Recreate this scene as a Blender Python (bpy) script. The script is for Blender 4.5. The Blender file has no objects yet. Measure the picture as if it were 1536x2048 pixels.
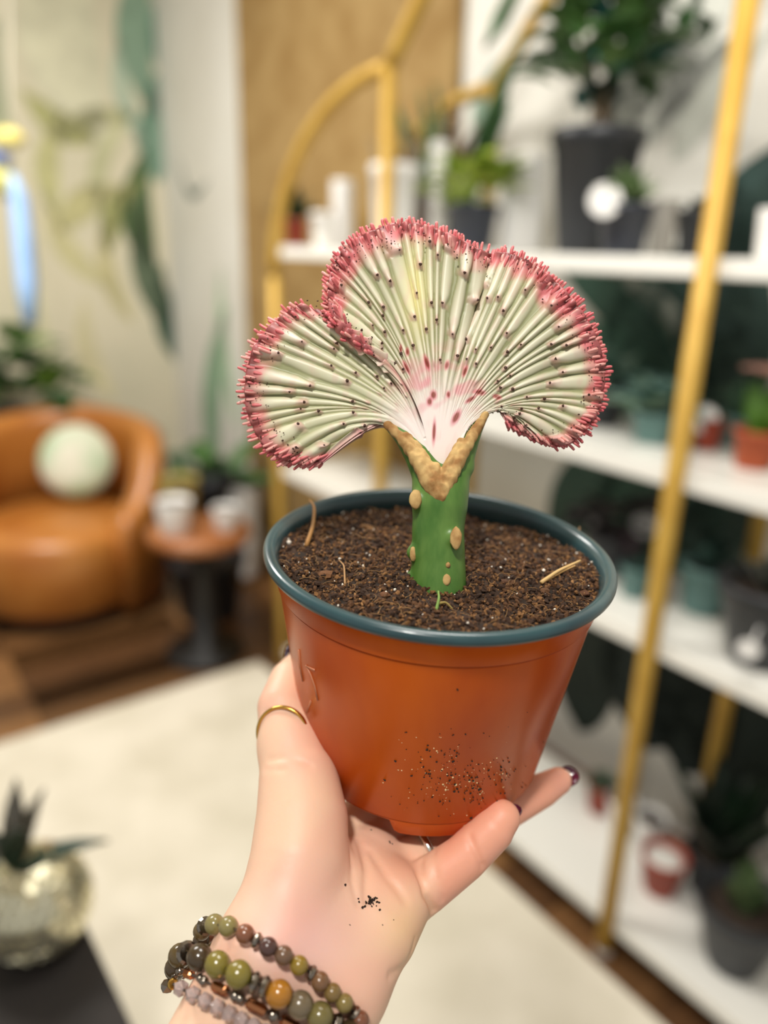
import bpy, math, random
import numpy as np
from mathutils import Vector, Matrix

random.seed(7)
RNG = np.random.default_rng(7)
SC = bpy.context.scene
COL = SC.collection

# ---------------------------------------------------------------- camera
FPX, CXP, CYP = 1540.0, 768.0, 1024.0
PITCH, ROLL = math.radians(18.9), math.radians(1.48)
CAM = np.array([0.0, 0.0, 1.45])
_f = np.array([0, math.cos(PITCH), -math.sin(PITCH)])
_u0 = np.array([0, math.sin(PITCH), math.cos(PITCH)])
_r0 = np.array([1.0, 0, 0])
RGT = _r0 * math.cos(ROLL) + _u0 * math.sin(ROLL)
UPV = _u0 * math.cos(ROLL) - _r0 * math.sin(ROLL)
FWD = _f
cam_d = bpy.data.cameras.new('camera')
cam_o = bpy.data.objects.new('camera', cam_d)
COL.objects.link(cam_o)
cam_d.sensor_fit = 'VERTICAL'
cam_d.sensor_height = 36.0
cam_d.lens = 36.0 * FPX / 2048.0
cam_d.clip_start = 0.02
cam_d.dof.use_dof = True
cam_d.dof.focus_distance = 0.304
cam_d.dof.aperture_fstop = 3.0
m = Matrix.Identity(4)
for i in range(3):
    m[i][0], m[i][1], m[i][2], m[i][3] = RGT[i], UPV[i], -FWD[i], CAM[i]
cam_o.matrix_world = m
SC.camera = cam_o

# ---------------------------------------------------------------- world, light, exposure
SC.view_settings.view_transform = 'Standard'
SC.view_settings.look = 'None'
SC.view_settings.gamma = 1.0
SC.view_settings.use_curve_mapping = False
SC.view_settings.exposure = 0.0
try:
    SC.cycles.use_denoising = True
    SC.cycles.max_bounces = 6
    SC.cycles.diffuse_bounces = 3
    SC.cycles.glossy_bounces = 3
    SC.cycles.transmission_bounces = 6
    SC.cycles.caustics_reflective = False
    SC.cycles.caustics_refractive = False
    SC.cycles.sample_clamp_indirect = 6.0
except Exception:
    pass
wd = bpy.data.worlds.new('world')
SC.world = wd
wd.use_nodes = True
wd.node_tree.nodes['Background'].inputs[0].default_value = (1.0, 0.985, 0.96, 1)
wd.node_tree.nodes['Background'].inputs[1].default_value = 0.45


def area_lamp(name, loc, target, size, energy, color=(1, 0.965, 0.91)):
    d = bpy.data.lights.new(name, 'AREA')
    d.shape = 'DISK'
    d.size = size
    d.energy = energy
    d.color = color
    o = bpy.data.objects.new(name, d)
    COL.objects.link(o)
    o.location = loc
    v = Vector(target) - Vector(loc)
    o.rotation_euler = v.to_track_quat('-Z', 'Y').to_euler()
    return o


area_lamp('key_lamp', (-0.20, -0.35, 2.45), (-0.05, 0.35, 1.35), 0.14, 15.5)
area_lamp('room_lamp', (-1.3, 2.0, 2.7), (-1.2, 2.5, 0), 1.0, 76)
area_lamp('shelf_lamp', (0.15, 0.75, 2.5), (0.65, 1.6, 0.9), 0.5, 17)


# ---------------------------------------------------------------- helpers
def P(px, py, d):
    """world point seen at pixel (px, py), d metres along the view axis"""
    return CAM + RGT * ((px - CXP) / FPX * d) - UPV * ((py - CYP) / FPX * d) + FWD * d


def ray(px, py):
    v = P(px, py, 1.0) - CAM
    return v / np.linalg.norm(v)


def on_z(px, py, z):
    v = ray(px, py)
    return CAM + v * ((z - CAM[2]) / v[2])


def on_plane(px, py, p0, n):
    v = ray(px, py)
    return CAM + v * (np.dot(np.asarray(p0) - CAM, n) / np.dot(v, n))


def proj(p):
    v = np.asarray(p) - CAM
    d = v @ FWD
    return CXP + FPX * (v @ RGT) / d, CYP - FPX * (v @ UPV) / d, d


def lin(c):
    c = np.asarray(c, float) / 255.0
    return np.where(c <= 0.04045, c / 12.92, ((c + 0.055) / 1.055) ** 2.4)


_mats = {}


def mat(name, rgb, rough=0.5, metal=0.0, noise=None, nscale=20.0, bump=0.0, bscale=60.0, sss=0.0, spec=0.5,
        trans=0.0, coat=0.0, stretch=None, attr=None):
    """procedural principled material; noise = second colour mixed in by a noise texture"""
    if name in _mats:
        return _mats[name]
    mt = bpy.data.materials.new(name)
    mt.use_nodes = True
    nt = mt.node_tree
    b = nt.nodes['Principled BSDF']
    c = tuple(lin(rgb)) + (1,)
    b.inputs['Base Color'].default_value = c
    b.inputs['Roughness'].default_value = rough
    b.inputs['Metallic'].default_value = metal
    b.inputs['Specular IOR Level'].default_value = spec
    b.inputs['Transmission Weight'].default_value = trans
    b.inputs['Coat Weight'].default_value = coat
    if sss:
        b.inputs['Subsurface Weight'].default_value = sss
        b.inputs['Subsurface Radius'].default_value = (0.008, 0.003, 0.0015)
        b.inputs['Subsurface Scale'].default_value = 0.22
    tc = nt.nodes.new('ShaderNodeTexCoord')
    src = tc.outputs['Object']
    if stretch:
        mp = nt.nodes.new('ShaderNodeMapping')
        mp.inputs['Scale'].default_value = stretch
        nt.links.new(src, mp.inputs['Vector'])
        src = mp.outputs['Vector']
    col_out = None
    if attr:
        an = nt.nodes.new('ShaderNodeAttribute')
        an.attribute_name = attr
        col_out = an.outputs['Color']
    if noise is not None:
        n = nt.nodes.new('ShaderNodeTexNoise')
        n.inputs['Scale'].default_value = nscale
        n.inputs['Detail'].default_value = 5
        nt.links.new(src, n.inputs['Vector'])
        r = nt.nodes.new('ShaderNodeValToRGB')
        r.color_ramp.elements[0].position = 0.38
        r.color_ramp.elements[1].position = 0.66
        nt.links.new(n.outputs['Fac'], r.inputs['Fac'])
        mx = nt.nodes.new('ShaderNodeMix')
        mx.data_type = 'RGBA'
        nt.links.new(r.outputs['Color'], mx.inputs['Factor'])
        mx.inputs['A'].default_value = c
        mx.inputs['B'].default_value = tuple(lin(noise)) + (1,)
        if col_out is not None:
            nt.links.new(col_out, mx.inputs['A'])
        col_out = mx.outputs['Result']
    if col_out is not None:
        nt.links.new(col_out, b.inputs['Base Color'])
    if bump:
        n2 = nt.nodes.new('ShaderNodeTexNoise')
        n2.inputs['Scale'].default_value = bscale
        n2.inputs['Detail'].default_value = 4
        nt.links.new(src, n2.inputs['Vector'])
        bp = nt.nodes.new('ShaderNodeBump')
        bp.inputs['Strength'].default_value = bump
        bp.inputs['Distance'].default_value = 0.1 / bscale
        nt.links.new(n2.outputs['Fac'], bp.inputs['Height'])
        nt.links.new(bp.outputs['Normal'], b.inputs['Normal'])
    _mats[name] = mt
    return mt


def tag(o, label=None, cat=None, group=None, kind=None):
    if label:
        o['label'] = label
    if cat:
        o['category'] = cat
    if group:
        o['group'] = group
    if kind:
        o['kind'] = kind
    return o


def thing(name, loc, label, cat, group=None):
    o = bpy.data.objects.new(name, None)
    o.empty_display_size = 0.05
    COL.objects.link(o)
    o.location = Vector(loc)
    return tag(o, label, cat, group)


def origin_of(o):
    p = np.zeros(3)
    while o is not None:
        p = p + np.array(o.location)
        o = o.parent
    return p


def mesh_data(name, v, f, material=None, smooth=True, cols=None):
    me = bpy.data.meshes.new(name)
    v = np.asarray(v, float)
    me.from_pydata(v.tolist(), [], [list(map(int, q)) for q in f] if not isinstance(f, np.ndarray) else f.tolist())
    if smooth:
        me.polygons.foreach_set('use_smooth', [True] * len(me.polygons))
    if material:
        me.materials.append(material)
    if cols is not None:
        a = me.color_attributes.new('Pigment', 'FLOAT_COLOR', 'POINT')
        c4 = np.ones((len(v), 4), np.float32)
        c4[:, :3] = cols
        a.data.foreach_set('color', c4.ravel())
    me.update()
    return me


def obj(name, v, f, material, parent=None, loc=None, smooth=True, cols=None):
    """mesh object from WORLD coordinates; origin at loc (default: parent's origin or the lowest centre)"""
    v = np.asarray(v, float)
    if loc is None:
        if parent is not None:
            loc = origin_of(parent)
        else:
            loc = np.array([(v[:, 0].min() + v[:, 0].max()) / 2, (v[:, 1].min() + v[:, 1].max()) / 2, v[:, 2].min()])
    loc = np.asarray(loc, float)
    me = mesh_data(name, v - loc, f, material, smooth, cols)
    o = bpy.data.objects.new(name, me)
    COL.objects.link(o)
    o.location = Vector(loc - (origin_of(parent) if parent is not None else 0))
    if parent is not None:
        o.parent = parent
    return o


def inst(name, me, parent, loc, rot=None, scale=(1, 1, 1)):
    """object sharing mesh data; loc in world"""
    o = bpy.data.objects.new(name, me)
    COL.objects.link(o)
    if parent is not None:
        o.parent = parent
        loc = np.asarray(loc) - origin_of(parent)
    o.location = Vector(loc)
    if rot is not None:
        o.rotation_mode = 'QUATERNION'
        o.rotation_quaternion = rot
    o.scale = scale
    return o


def box(c, sx, sy, sz, R=None, bev=0.0):
    """bevelled box verts/faces: c centre, full sizes; R columns are axes"""
    hx, hy, hz = sx / 2, sy / 2, sz / 2
    if bev <= 0:
        v = np.array([[x, y, z] for x in (-hx, hx) for y in (-hy, hy) for z in (-hz, hz)], float)
        f = [(0, 1, 3, 2), (4, 6, 7, 5), (0, 4, 5, 1), (2, 3, 7, 6), (0, 2, 6, 4), (1, 5, 7, 3)]
    else:
        import bmesh
        bm = bmesh.new()
        bmesh.ops.create_cube(bm, size=1.0)
        for q in bm.verts:
            q.co = Vector((q.co.x * sx, q.co.y * sy, q.co.z * sz))
        bmesh.ops.bevel(bm, geom=bm.edges[:], offset=bev, segments=2, affect='EDGES', profile=0.6)
        bm.verts.index_update()
        v = np.array([list(q.co) for q in bm.verts])
        f = [[q.index for q in g.verts] for g in bm.faces]
        bm.free()
    if R is not None:
        v = v @ np.asarray(R).T
    return v + np.asarray(c), f


def lathe(prof, n=32, closed=False):
    """prof list of (r, z) -> verts, faces around z"""
    prof = np.asarray(prof, float)
    a = np.linspace(0, 2 * np.pi, n, endpoint=False)
    k = len(prof)
    v = np.zeros((k, n, 3))
    v[:, :, 0] = prof[:, 0:1] * np.cos(a)
    v[:, :, 1] = prof[:, 0:1] * np.sin(a)
    v[:, :, 2] = prof[:, 1:2]
    f = []
    kk = k if closed else k - 1
    for i in range(kk):
        for j in range(n):
            f.append((i * n + j, i * n + (j + 1) % n, ((i + 1) % k) * n + (j + 1) % n, ((i + 1) % k) * n + j))
    return v.reshape(-1, 3), f


def tube(path, rad, n=10, caps=True):
    path = np.asarray(path, float)
    k = len(path)
    rad = np.full(k, rad, float) if np.isscalar(rad) else np.asarray(rad, float)
    T = np.gradient(path, axis=0)
    T /= np.linalg.norm(T, axis=1)[:, None] + 1e-12
    ref = np.array([0.0, 0, 1]) if abs(T[0][2]) < 0.9 else np.array([1.0, 0, 0])
    A = np.cross(T[0], ref)
    A /= np.linalg.norm(A)
    v = []
    for i in range(k):
        A = A - T[i] * (A @ T[i])
        A /= np.linalg.norm(A) + 1e-12
        B = np.cross(T[i], A)
        for j in range(n):
            t = 2 * math.pi * j / n
            v.append(path[i] + rad[i] * (A * math.cos(t) + B * math.sin(t)))
    f = [(i * n + j, i * n + (j + 1) % n, (i + 1) * n + (j + 1) % n, (i + 1) * n + j) for i in range(k - 1) for j in range(n)]
    if caps:
        f.append(tuple(range(n))[::-1])
        f.append(tuple((k - 1) * n + j for j in range(n)))
    return np.array(v), f


def join(parts):
    vs, fs, o = [], [], 0
    for v, f in parts:
        vs.append(np.asarray(v))
        fs += [tuple(i + o for i in q) for q in f]
        o += len(v)
    return np.concatenate(vs), fs


def ico(sub=1):
    import bmesh
    bm = bmesh.new()
    bmesh.ops.create_icosphere(bm, subdivisions=sub, radius=1.0)
    bm.verts.index_update()
    v = np.array([list(q.co) for q in bm.verts])
    f = np.array([[q.index for q in g.verts] for g in bm.faces])
    bm.free()
    return v, f


def scatter(base, pts, scales, seed=0):
    """many copies of a small base mesh joined; scales (n,3)"""
    bv, bf = base
    rng = np.random.default_rng(seed)
    n = len(pts)
    q = rng.normal(size=(n, 4))
    q /= np.linalg.norm(q, axis=1)[:, None]
    w, x, y, z = q.T
    R = np.stack([np.stack([1 - 2 * (y * y + z * z), 2 * (x * y - z * w), 2 * (x * z + y * w)], -1),
                  np.stack([2 * (x * y + z * w), 1 - 2 * (x * x + z * z), 2 * (y * z - x * w)], -1),
                  np.stack([2 * (x * z - y * w), 2 * (y * z + x * w), 1 - 2 * (x * x + y * y)], -1)], 1)
    jit = 1 + 0.25 * rng.normal(size=(n, len(bv), 1))
    V = bv[None] * jit * np.asarray(scales)[:, None, :]
    V = np.einsum('nij,nvj->nvi', R, V) + np.asarray(pts)[:, None, :]
    F = (bf[None] + (np.arange(n) * len(bv))[:, None, None]).reshape(-1, bf.shape[1])
    return V.reshape(-1, 3), F


def basis_quat(x, y, z):
    return Matrix(((x[0], y[0], z[0]), (x[1], y[1], z[1]), (x[2], y[2], z[2]))).to_quaternion()


def unit(v):
    v = np.asarray(v, float)
    return v / (np.linalg.norm(v) + 1e-12)


def surface_nets(f, org, h):
    """f: 3d grid of signed distance -> verts, quads"""
    s = f < 0
    nx, ny, nz = f.shape
    acc = np.zeros((nx - 1, ny - 1, nz - 1, 3))
    cnt = np.zeros((nx - 1, ny - 1, nz - 1))
    corners = [(i, j, k) for i in (0, 1) for j in (0, 1) for k in (0, 1)]

    def sl(a, c):
        return a[c[0]:nx - 1 + c[0], c[1]:ny - 1 + c[1], c[2]:nz - 1 + c[2]]
    for a in corners:
        for ax in range(3):
            if a[ax] == 0:
                b = list(a)
                b[ax] = 1
                fa, fb = sl(f, a), sl(f, b)
                cr = (fa < 0) != (fb < 0)
                t = np.where(cr, fa / np.where(cr, fa - fb, 1), 0)
                for d in range(3):
                    acc[..., d] += np.where(cr, a[d] + (t if d == ax else 0), 0)
                cnt += cr
    act = cnt > 0
    idx = -np.ones(act.shape, int)
    idx[act] = np.arange(act.sum())
    ii = np.argwhere(act)
    V = org + h * (ii + acc[act] / cnt[act][:, None])
    Q = []
    for ax in range(3):
        o1, o2 = [(1, 2), (2, 0), (0, 1)][ax]
        lo = [slice(1, n - 1) for n in f.shape]
        lo[ax] = slice(0, f.shape[ax] - 1)
        hi = list(lo)
        hi[ax] = slice(1, f.shape[ax])
        sa, sb = s[tuple(lo)], s[tuple(hi)]
        e = np.argwhere(sa != sb)
        base = e.copy()
        for d in range(3):
            if d != ax:
                base[:, d] += 1
        inside_first = sa[tuple(e.T)]

        def cell(d1, d2):
            c = base.copy()
            c[:, o1] -= d1
            c[:, o2] -= d2
            return idx[c[:, 0], c[:, 1], c[:, 2]]
        q = np.stack([cell(1, 1), cell(0, 1), cell(0, 0), cell(1, 0)], 1)
        q[~inside_first] = q[~inside_first][:, ::-1]
        Q.append(q)
    return V, np.concatenate(Q)


def relax(V, Q, it=3, w=0.5):
    e = np.concatenate([Q[:, [0, 1]], Q[:, [1, 2]], Q[:, [2, 3]], Q[:, [3, 0]]])
    e = np.unique(np.sort(e, axis=1), axis=0)
    for _ in range(it):
        s = np.zeros_like(V)
        c = np.zeros(len(V))
        np.add.at(s, e[:, 0], V[e[:, 1]])
        np.add.at(s, e[:, 1], V[e[:, 0]])
        np.add.at(c, e[:, 0], 1)
        np.add.at(c, e[:, 1], 1)
        V = V * (1 - w) + w * s / c[:, None]
    return V


def sd_capsule(p, a, b, ra, rb):
    """rounded cone approximation: distance to segment minus lerped radius"""
    ab = b - a
    t = np.clip(((p - a) @ ab) / (ab @ ab), 0, 1)
    d = np.linalg.norm(p - (a + t[..., None] * ab), axis=-1)
    return d - (ra + (rb - ra) * t)


def smin(a, b, k):
    h = np.clip(0.5 + 0.5 * (b - a) / k, 0, 1)
    return b + (a - b) * h - k * h * (1 - h)


def chain_sdf(p, pts):
    """pts rows: px, py, depth, radius_px -> union of capsules in world metres"""
    f = None
    for a, b in zip(pts[:-1], pts[1:]):
        d = sd_capsule(p, P(*a[:3]), P(*b[:3]), a[3] * a[2] / FPX, b[3] * b[2] / FPX)
        f = d if f is None else np.minimum(f, d)
    return f


def sstep(a, b, x):
    t = np.clip((x - a) / (b - a), 0, 1)
    return t * t * (3 - 2 * t)


def vnoise(p, scale, seed=0):
    """cheap smooth noise in numpy, p (...,k)"""
    rng = np.random.default_rng(seed)
    out = 0
    for i in range(6):
        k = rng.normal(size=p.shape[-1]) * scale
        out = out + np.sin(p @ k + rng.uniform(0, 6.28))
    return out / 3.0

# ================================================================ ROOM
F0 = on_z(1205, 1905, 0.0)                      # foot of the near gold post
AZ = math.radians(36.8)
S = np.array([-math.sin(AZ), math.cos(AZ), 0])   # along the shelf unit, away from the viewer
NW = np.array([math.cos(AZ), math.sin(AZ), 0])   # from shelf front towards its wall
ZA = np.array([0, 0, 1.0])
WK = 0.47
CORNER = 3.45
CEIL = 2.75


def SW(t, k, z):
    return F0 * [1, 1, 0] + S * t + NW * k + ZA * z


def tk(px, py, k):
    """t along the shelf of the vertical plane at depth k behind pixel"""
    q = on_plane(px, py, SW(0, k, 0), NW)
    return (q - F0) @ S, q


def struct(o, label=None):
    o['kind'] = 'structure'
    if label:
        o['label'] = label
    return o


M_white = mat('wall_white', (226, 224, 216), 0.7, noise=(218, 215, 205), nscale=2.0, bump=0.05, bscale=80)
M_cream = mat('wall_cream', (222, 214, 188), 0.75, noise=(208, 204, 178), nscale=1.6, bump=0.05, bscale=60)
RW = np.stack([S, NW, ZA], 1)
v, f = box(SW((CORNER - 2.2) / 2, WK + .05, CEIL / 2), CORNER + 2.2, .1, CEIL, RW)
wall_r = struct(obj('wall_right', v, f, M_white, smooth=False), 'white wall behind the plant shelf')
BW = lambda k, z, o=0.0: SW(CORNER, WK, 0) * [1, 1, 0] - NW * k - S * o + ZA * z
v, f = box(BW(2.0, CEIL / 2, -.05), 4.2, .1, CEIL, np.stack([NW, S, ZA], 1))
wall_b = struct(obj('wall_back', v, f, M_cream, smooth=False), 'cream wall with leaf mural behind the armchair')
M_floor = mat('floor_base', (70, 48, 28), 0.5)
cs = [SW(-2.2, WK, 0), SW(CORNER, WK, 0), BW(4.0, 0), BW(4.0, 0) - S * 5.65]
v, f = box((cs[0] + cs[1] + cs[2] + cs[3]) / 4 - ZA * .06, 5.70, 4.0, .1, RW)
floor = struct(obj('floor', v, f, M_floor, smooth=False), 'brown wood plank floor')
v, f = box((cs[0] + cs[1] + cs[2] + cs[3]) / 4 + ZA * (CEIL + .05), 5.70, 4.0, .1, RW)
struct(obj('ceiling', v, f, M_white, smooth=False), 'plain white ceiling')
# planks: run along the back wall
plank_m = [mat('plank_%d' % i, c, 0.38, noise=c2, nscale=5, stretch=(1.2, 9, 1), bump=.1, bscale=30)
           for i, (c, c2) in enumerate([((120, 84, 50), (92, 62, 34)), ((104, 72, 42), (78, 52, 28)), ((140, 100, 62), (112, 78, 44)), ((92, 62, 36), (70, 46, 26))])]
PW, PL = 0.15, 1.25
plank_me = []
for mt_ in plank_m:
    v, f = box((0, 0, 0), PL - .004, PW - .004, .012, None, .0015)
    plank_me.append(mesh_data('plank', v, f, mt_, smooth=False))
q_pl = Matrix(((NW[0], S[0], 0), (NW[1], S[1], 0), (0, 0, 1))).to_quaternion()
g0 = np.random.default_rng(5)
for i in range(int(5.65 / PW)):
    a = CORNER - (i + .5) * PW
    for j in range(4):
        kk = WK - (j + .5) * PL + (0.62 if i % 2 else 0) * (1 if j else 0)
        inst('plank', plank_me[g0.integers(0, 4)], floor, SW(a, kk, -.006), q_pl)

# tan woven panel hung on the wall
t1, t0 = tk(480, 300, WK - .03)[0], tk(912, 100, WK - .03)[0]
M_burlap = mat('tan_burlap', (156, 128, 80), 0.9, noise=(138, 108, 60), nscale=8, bump=.4, bscale=220)
v, f = box(SW((t0 + t1) / 2, WK - .016, 1.3), t1 - t0, .03, 2.6, RW, .004)
tag(obj('wall_panel', v, f, M_burlap, smooth=False), 'tall tan woven panel covering the wall behind the arched shelf end', 'panel')


# ---- printed mural leaves on the walls (flat print, 2 mm proud)
def leaf_outline(L, W, bend=0.15, n=14, lobes=0):
    t = np.linspace(0, 1, n)
    w = W * np.sin(np.pi * t ** .8) ** .9
    if lobes:
        w = w * (1 - .35 * (np.sin(t * lobes * np.pi) ** 2))
    c = np.stack([t * L, bend * L * np.sin(np.pi * t)], 1)
    up, dn = c + np.stack([0 * w, w], 1), c - np.stack([0 * w, w], 1)
    return c, up, dn


def mural_leaf(wall, px, py, ang, L, W, rgb, on='right', bend=.12, lobes=0):
    p0 = SW(0, WK, 0) if on == 'right' else BW(0, 0)
    nn = NW if on == 'right' else S
    ax = -S if on == 'right' else NW
    c0 = on_plane(px, py, p0 - nn * .003, nn)
    a = math.radians(ang)
    c, up, dn = leaf_outline(L, W, bend, 14, lobes)
    pts = np.concatenate([c, up, dn]) - [L / 2, 0]
    R = np.array([[math.cos(a), -math.sin(a)], [math.sin(a), math.cos(a)]])
    pts = pts @ R.T
    n = len(c)
    v = c0 + pts[:, 0:1] * ax + pts[:, 1:2] * ZA
    v = np.concatenate([v, v + nn * .002])
    f = []
    for i in range(n - 1):
        f += [(i, i + 1, n + i + 1, n + i), (i + 1, i, 2 * n + i, 2 * n + i + 1)]
    m3 = 3 * n
    f += [tuple(m3 + k for k in q[::-1]) for q in f]
    o = obj('mural_leaf', v, f, mat('mural_%d_%d_%d' % rgb, rgb, 0.8, noise=tuple(min(255, int(c * 1.12)) for c in rgb), nscale=6), wall, smooth=False)
    return o


for a in [(300, 60, 84, .62, .075, (132, 158, 136), 'b'), (345, 40, 70, .45, .045, (96, 134, 116), 'b'), (270, 180, 100, .5, .035, (170, 186, 166), 'b'),
          (330, 190, 60, .34, .04, (112, 142, 122), 'b'), (325, 270, 80, .42, .07, (120, 150, 130), 'b'),
          (300, 420, 88, .55, .075, (82, 104, 66), 'b'), (330, 540, 105, .75, .07, (92, 106, 84), 'b'), (355, 640, 102, .55, .05, (66, 92, 74), 'b'),
          (250, 430, 60, .4, .05, (150, 152, 100), 'b'), (120, 230, 150, .35, .06, (170, 170, 118), 'b'), (200, 260, 20, .4, .045, (176, 176, 134), 'b'),
          (120, 330, 80, .45, .05, (180, 178, 130), 'b'), (190, 420, 30, .4, .06, (178, 174, 128), 'b'), (150, 480, 120, .45, .05, (196, 190, 146), 'b'), (240, 540, 100, .5, .04, (188, 180, 136), 'b'),
          (15, 170, 90, .5, .05, (150, 156, 128), 'b'), (230, 330, 65, .5, .04, (188, 188, 150), 'b'), (90, 600, 90, .55, .05, (200, 196, 160), 'b'), (200, 700, 100, .5, .05, (206, 198, 160), 'b'),
          (170, 60, 90, .9, .16, (206, 204, 178), 'b')]:
    mural_leaf(wall_b, a[0], a[1], a[2], a[3] * 1.12, a[4] * 1.15, a[5], 'back')
for a in [(385, 335, 160, .36, .022, (112, 122, 116), .35), (440, 800, 75, 1.0, .11, (130, 160, 132), .1), (460, 700, 100, .8, .06, (170, 194, 164), .1),
          (1310, 170, 35, .36, .075, (132, 134, 126), .1), (1400, 170, 40, .28, .03, (120, 122, 116), .1), (1290, 110, 60, .3, .05, (148, 150, 142), .1),
          (1440, 200, 50, .3, .05, (176, 178, 168), .1), (1380, 110, 60, .4, .10, (186, 188, 180), .1), (1010, 220, 70, .35, .03, (120, 140, 124), .3), (985, 290, 100, .25, .03, (150, 168, 152), .1),
          (1500, 420, 50, .42, .07, (54, 76, 72), .05), (1470, 500, 60, .4, .06, (64, 86, 80), .05),
          (1230, 640, -38, .55, .085, (58, 86, 74), .1), (1330, 650, 60, .5, .11, (50, 76, 66), .1), (1420, 600, 85, .5, .13, (44, 64, 56), .05), (1490, 640, 95, .5, .12, (40, 60, 54), .1),
          (1290, 690, -48, .5, .028, (196, 198, 184), .18), (1220, 740, -20, .4, .07, (82, 118, 102), .1), (1200, 790, 10, .26, .04, (150, 164, 144), .1), (1300, 790, 70, .45, .1, (68, 100, 86), .1), (1390, 760, 90, .4, .09, (60, 90, 78), .1),
          (1190, 1000, 60, .5, .09, (50, 72, 62), .1), (1290, 1040, 95, .5, .12, (44, 70, 58), .1), (1390, 1100, 85, .55, .13, (52, 78, 70), .1), (1470, 1080, 70, .45, .10, (36, 54, 48), .1),
          (1200, 1330, 80, .5, .12, (32, 42, 36), .1), (1320, 1340, 90, .5, .14, (26, 38, 34), .1), (1420, 1400, 80, .5, .14, (24, 36, 32), .1), (1500, 1440, 100, .5, .14, (24, 36, 32), .1)]:
    mural_leaf(wall_r, a[0], a[1], a[2], a[3], a[4], a[5], 'right', a[6])

# ---- rug
rc = on_z(492, 1330, 0.012)
e1 = on_z(1328, 2048, 0.012)
rk = (e1 - F0) @ NW                              # rug edge parallel to the shelf
rt = (rc - F0) @ S
rw = rk - (on_z(-300, 1600, .012) - F0) @ NW
M_rug = mat('rug_cream', (222, 214, 196), 0.95, noise=(206, 198, 178), nscale=5, bump=.5, bscale=500)
v, f = box(SW(rt - 1.5, rk - 1.25, .006), 3.0, 2.5, .012, RW, .004)
tag(obj('rug', v, f, M_rug, smooth=False), 'large plain cream rug on the wood floor', 'rug')

# ================================================================ ARCHED SHELF UNIT
M_brass = mat('brass_gold', (196, 158, 70), 0.5, metal=0.25, noise=(182, 142, 54), nscale=12)
M_shelf = mat('shelf_white', (232, 230, 222), 0.25, coat=0.2)
DEP = 0.33
T_MID, T_END, T_NEAR = tk(776, 300, 0)[0], tk(548, 480, 0)[0], -0.56
shelf = thing('arched_shelf', SW(.4, DEP / 2, 0), 'gold arched metal shelving unit with white shelves full of small plants', 'shelf')
Z_ARCH = on_plane(772, 135, SW(0, 0, 0), NW)[2]


def bar(path, r=0.0175):
    v, f = tube(path, r, 12)
    return obj('frame_bar', v, f, M_brass, shelf)


for k in (0.0, DEP):
    for t, top in ((0.0, Z_ARCH), (T_MID, Z_ARCH), (T_END, 1.36), (T_NEAR, 1.36)):
        o = bar([SW(t, k, 0.02), SW(t, k, .7), SW(t, k, top)])
        o.name = 'post'
        v, f = lathe([(0, 0), (.018, 0), (.018, .012), (.013, .022), (0, .022)], 14)
        obj('foot', v + SW(t, k, 0), f, mat('foot_cap', (206, 204, 200), .3), o)
    for te, tm in ((T_END, T_MID), (T_NEAR, 0.0)):
        a = np.linspace(0, math.pi / 2, 16)
        o = bar([SW(tm + (te - tm) * math.cos(x), k, 1.36 + (Z_ARCH - 1.36) * math.sin(x)) for x in a])
        o.name = 'quarter_arch'
    a = np.linspace(0, 1, 26)
    o = bar([SW(T_MID * (1 - x), k, Z_ARCH + .30 * math.sin(math.pi * x)) for x in a])
    o.name = 'top_arch'
SHZ = [on_plane(1405, 515, SW(0, 0, 0), NW)[2], on_plane(1345, 942, SW(0, 0, 0), NW)[2], on_plane(1300, 1280, SW(0, 0, 0), NW)[2], on_plane(1212, 1845, SW(0, 0, 0), NW)[2] + .016]
for z in SHZ:
    v, f = box(SW((T_END + T_NEAR) / 2, DEP / 2, z - .016), T_END - T_NEAR - .01, DEP - .01, .032, RW, .004)
    obj('shelf_board', v, f, M_shelf, shelf, smooth=False)

# ================================================================ PLANTS AND POTS
M_black = mat('pot_black', (30, 33, 38), 0.45)
M_navy = mat('pot_navy', (30, 36, 50), 0.4)
M_terra = mat('pot_terracotta', (176, 84, 46), 0.75, noise=(154, 68, 36), nscale=40)
M_redp = mat('pot_red_brown', (146, 56, 34), 0.55)
M_wpot = mat('pot_white', (232, 230, 226), 0.35)
M_tealp = mat('pot_teal', (92, 128, 124), 0.45)
M_sage = mat('pot_sage', (176, 190, 164), 0.5)
M_earth = mat('dark_earth', (46, 34, 24), .95)
LEAFM = {}


def leafm(rgb):
    if rgb not in LEAFM:
        LEAFM[rgb] = mat('leaf_%d_%d_%d' % rgb, rgb, 0.45, noise=tuple(int(c * .7) for c in rgb), nscale=25)
    return LEAFM[rgb]


BLADES = {}


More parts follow.
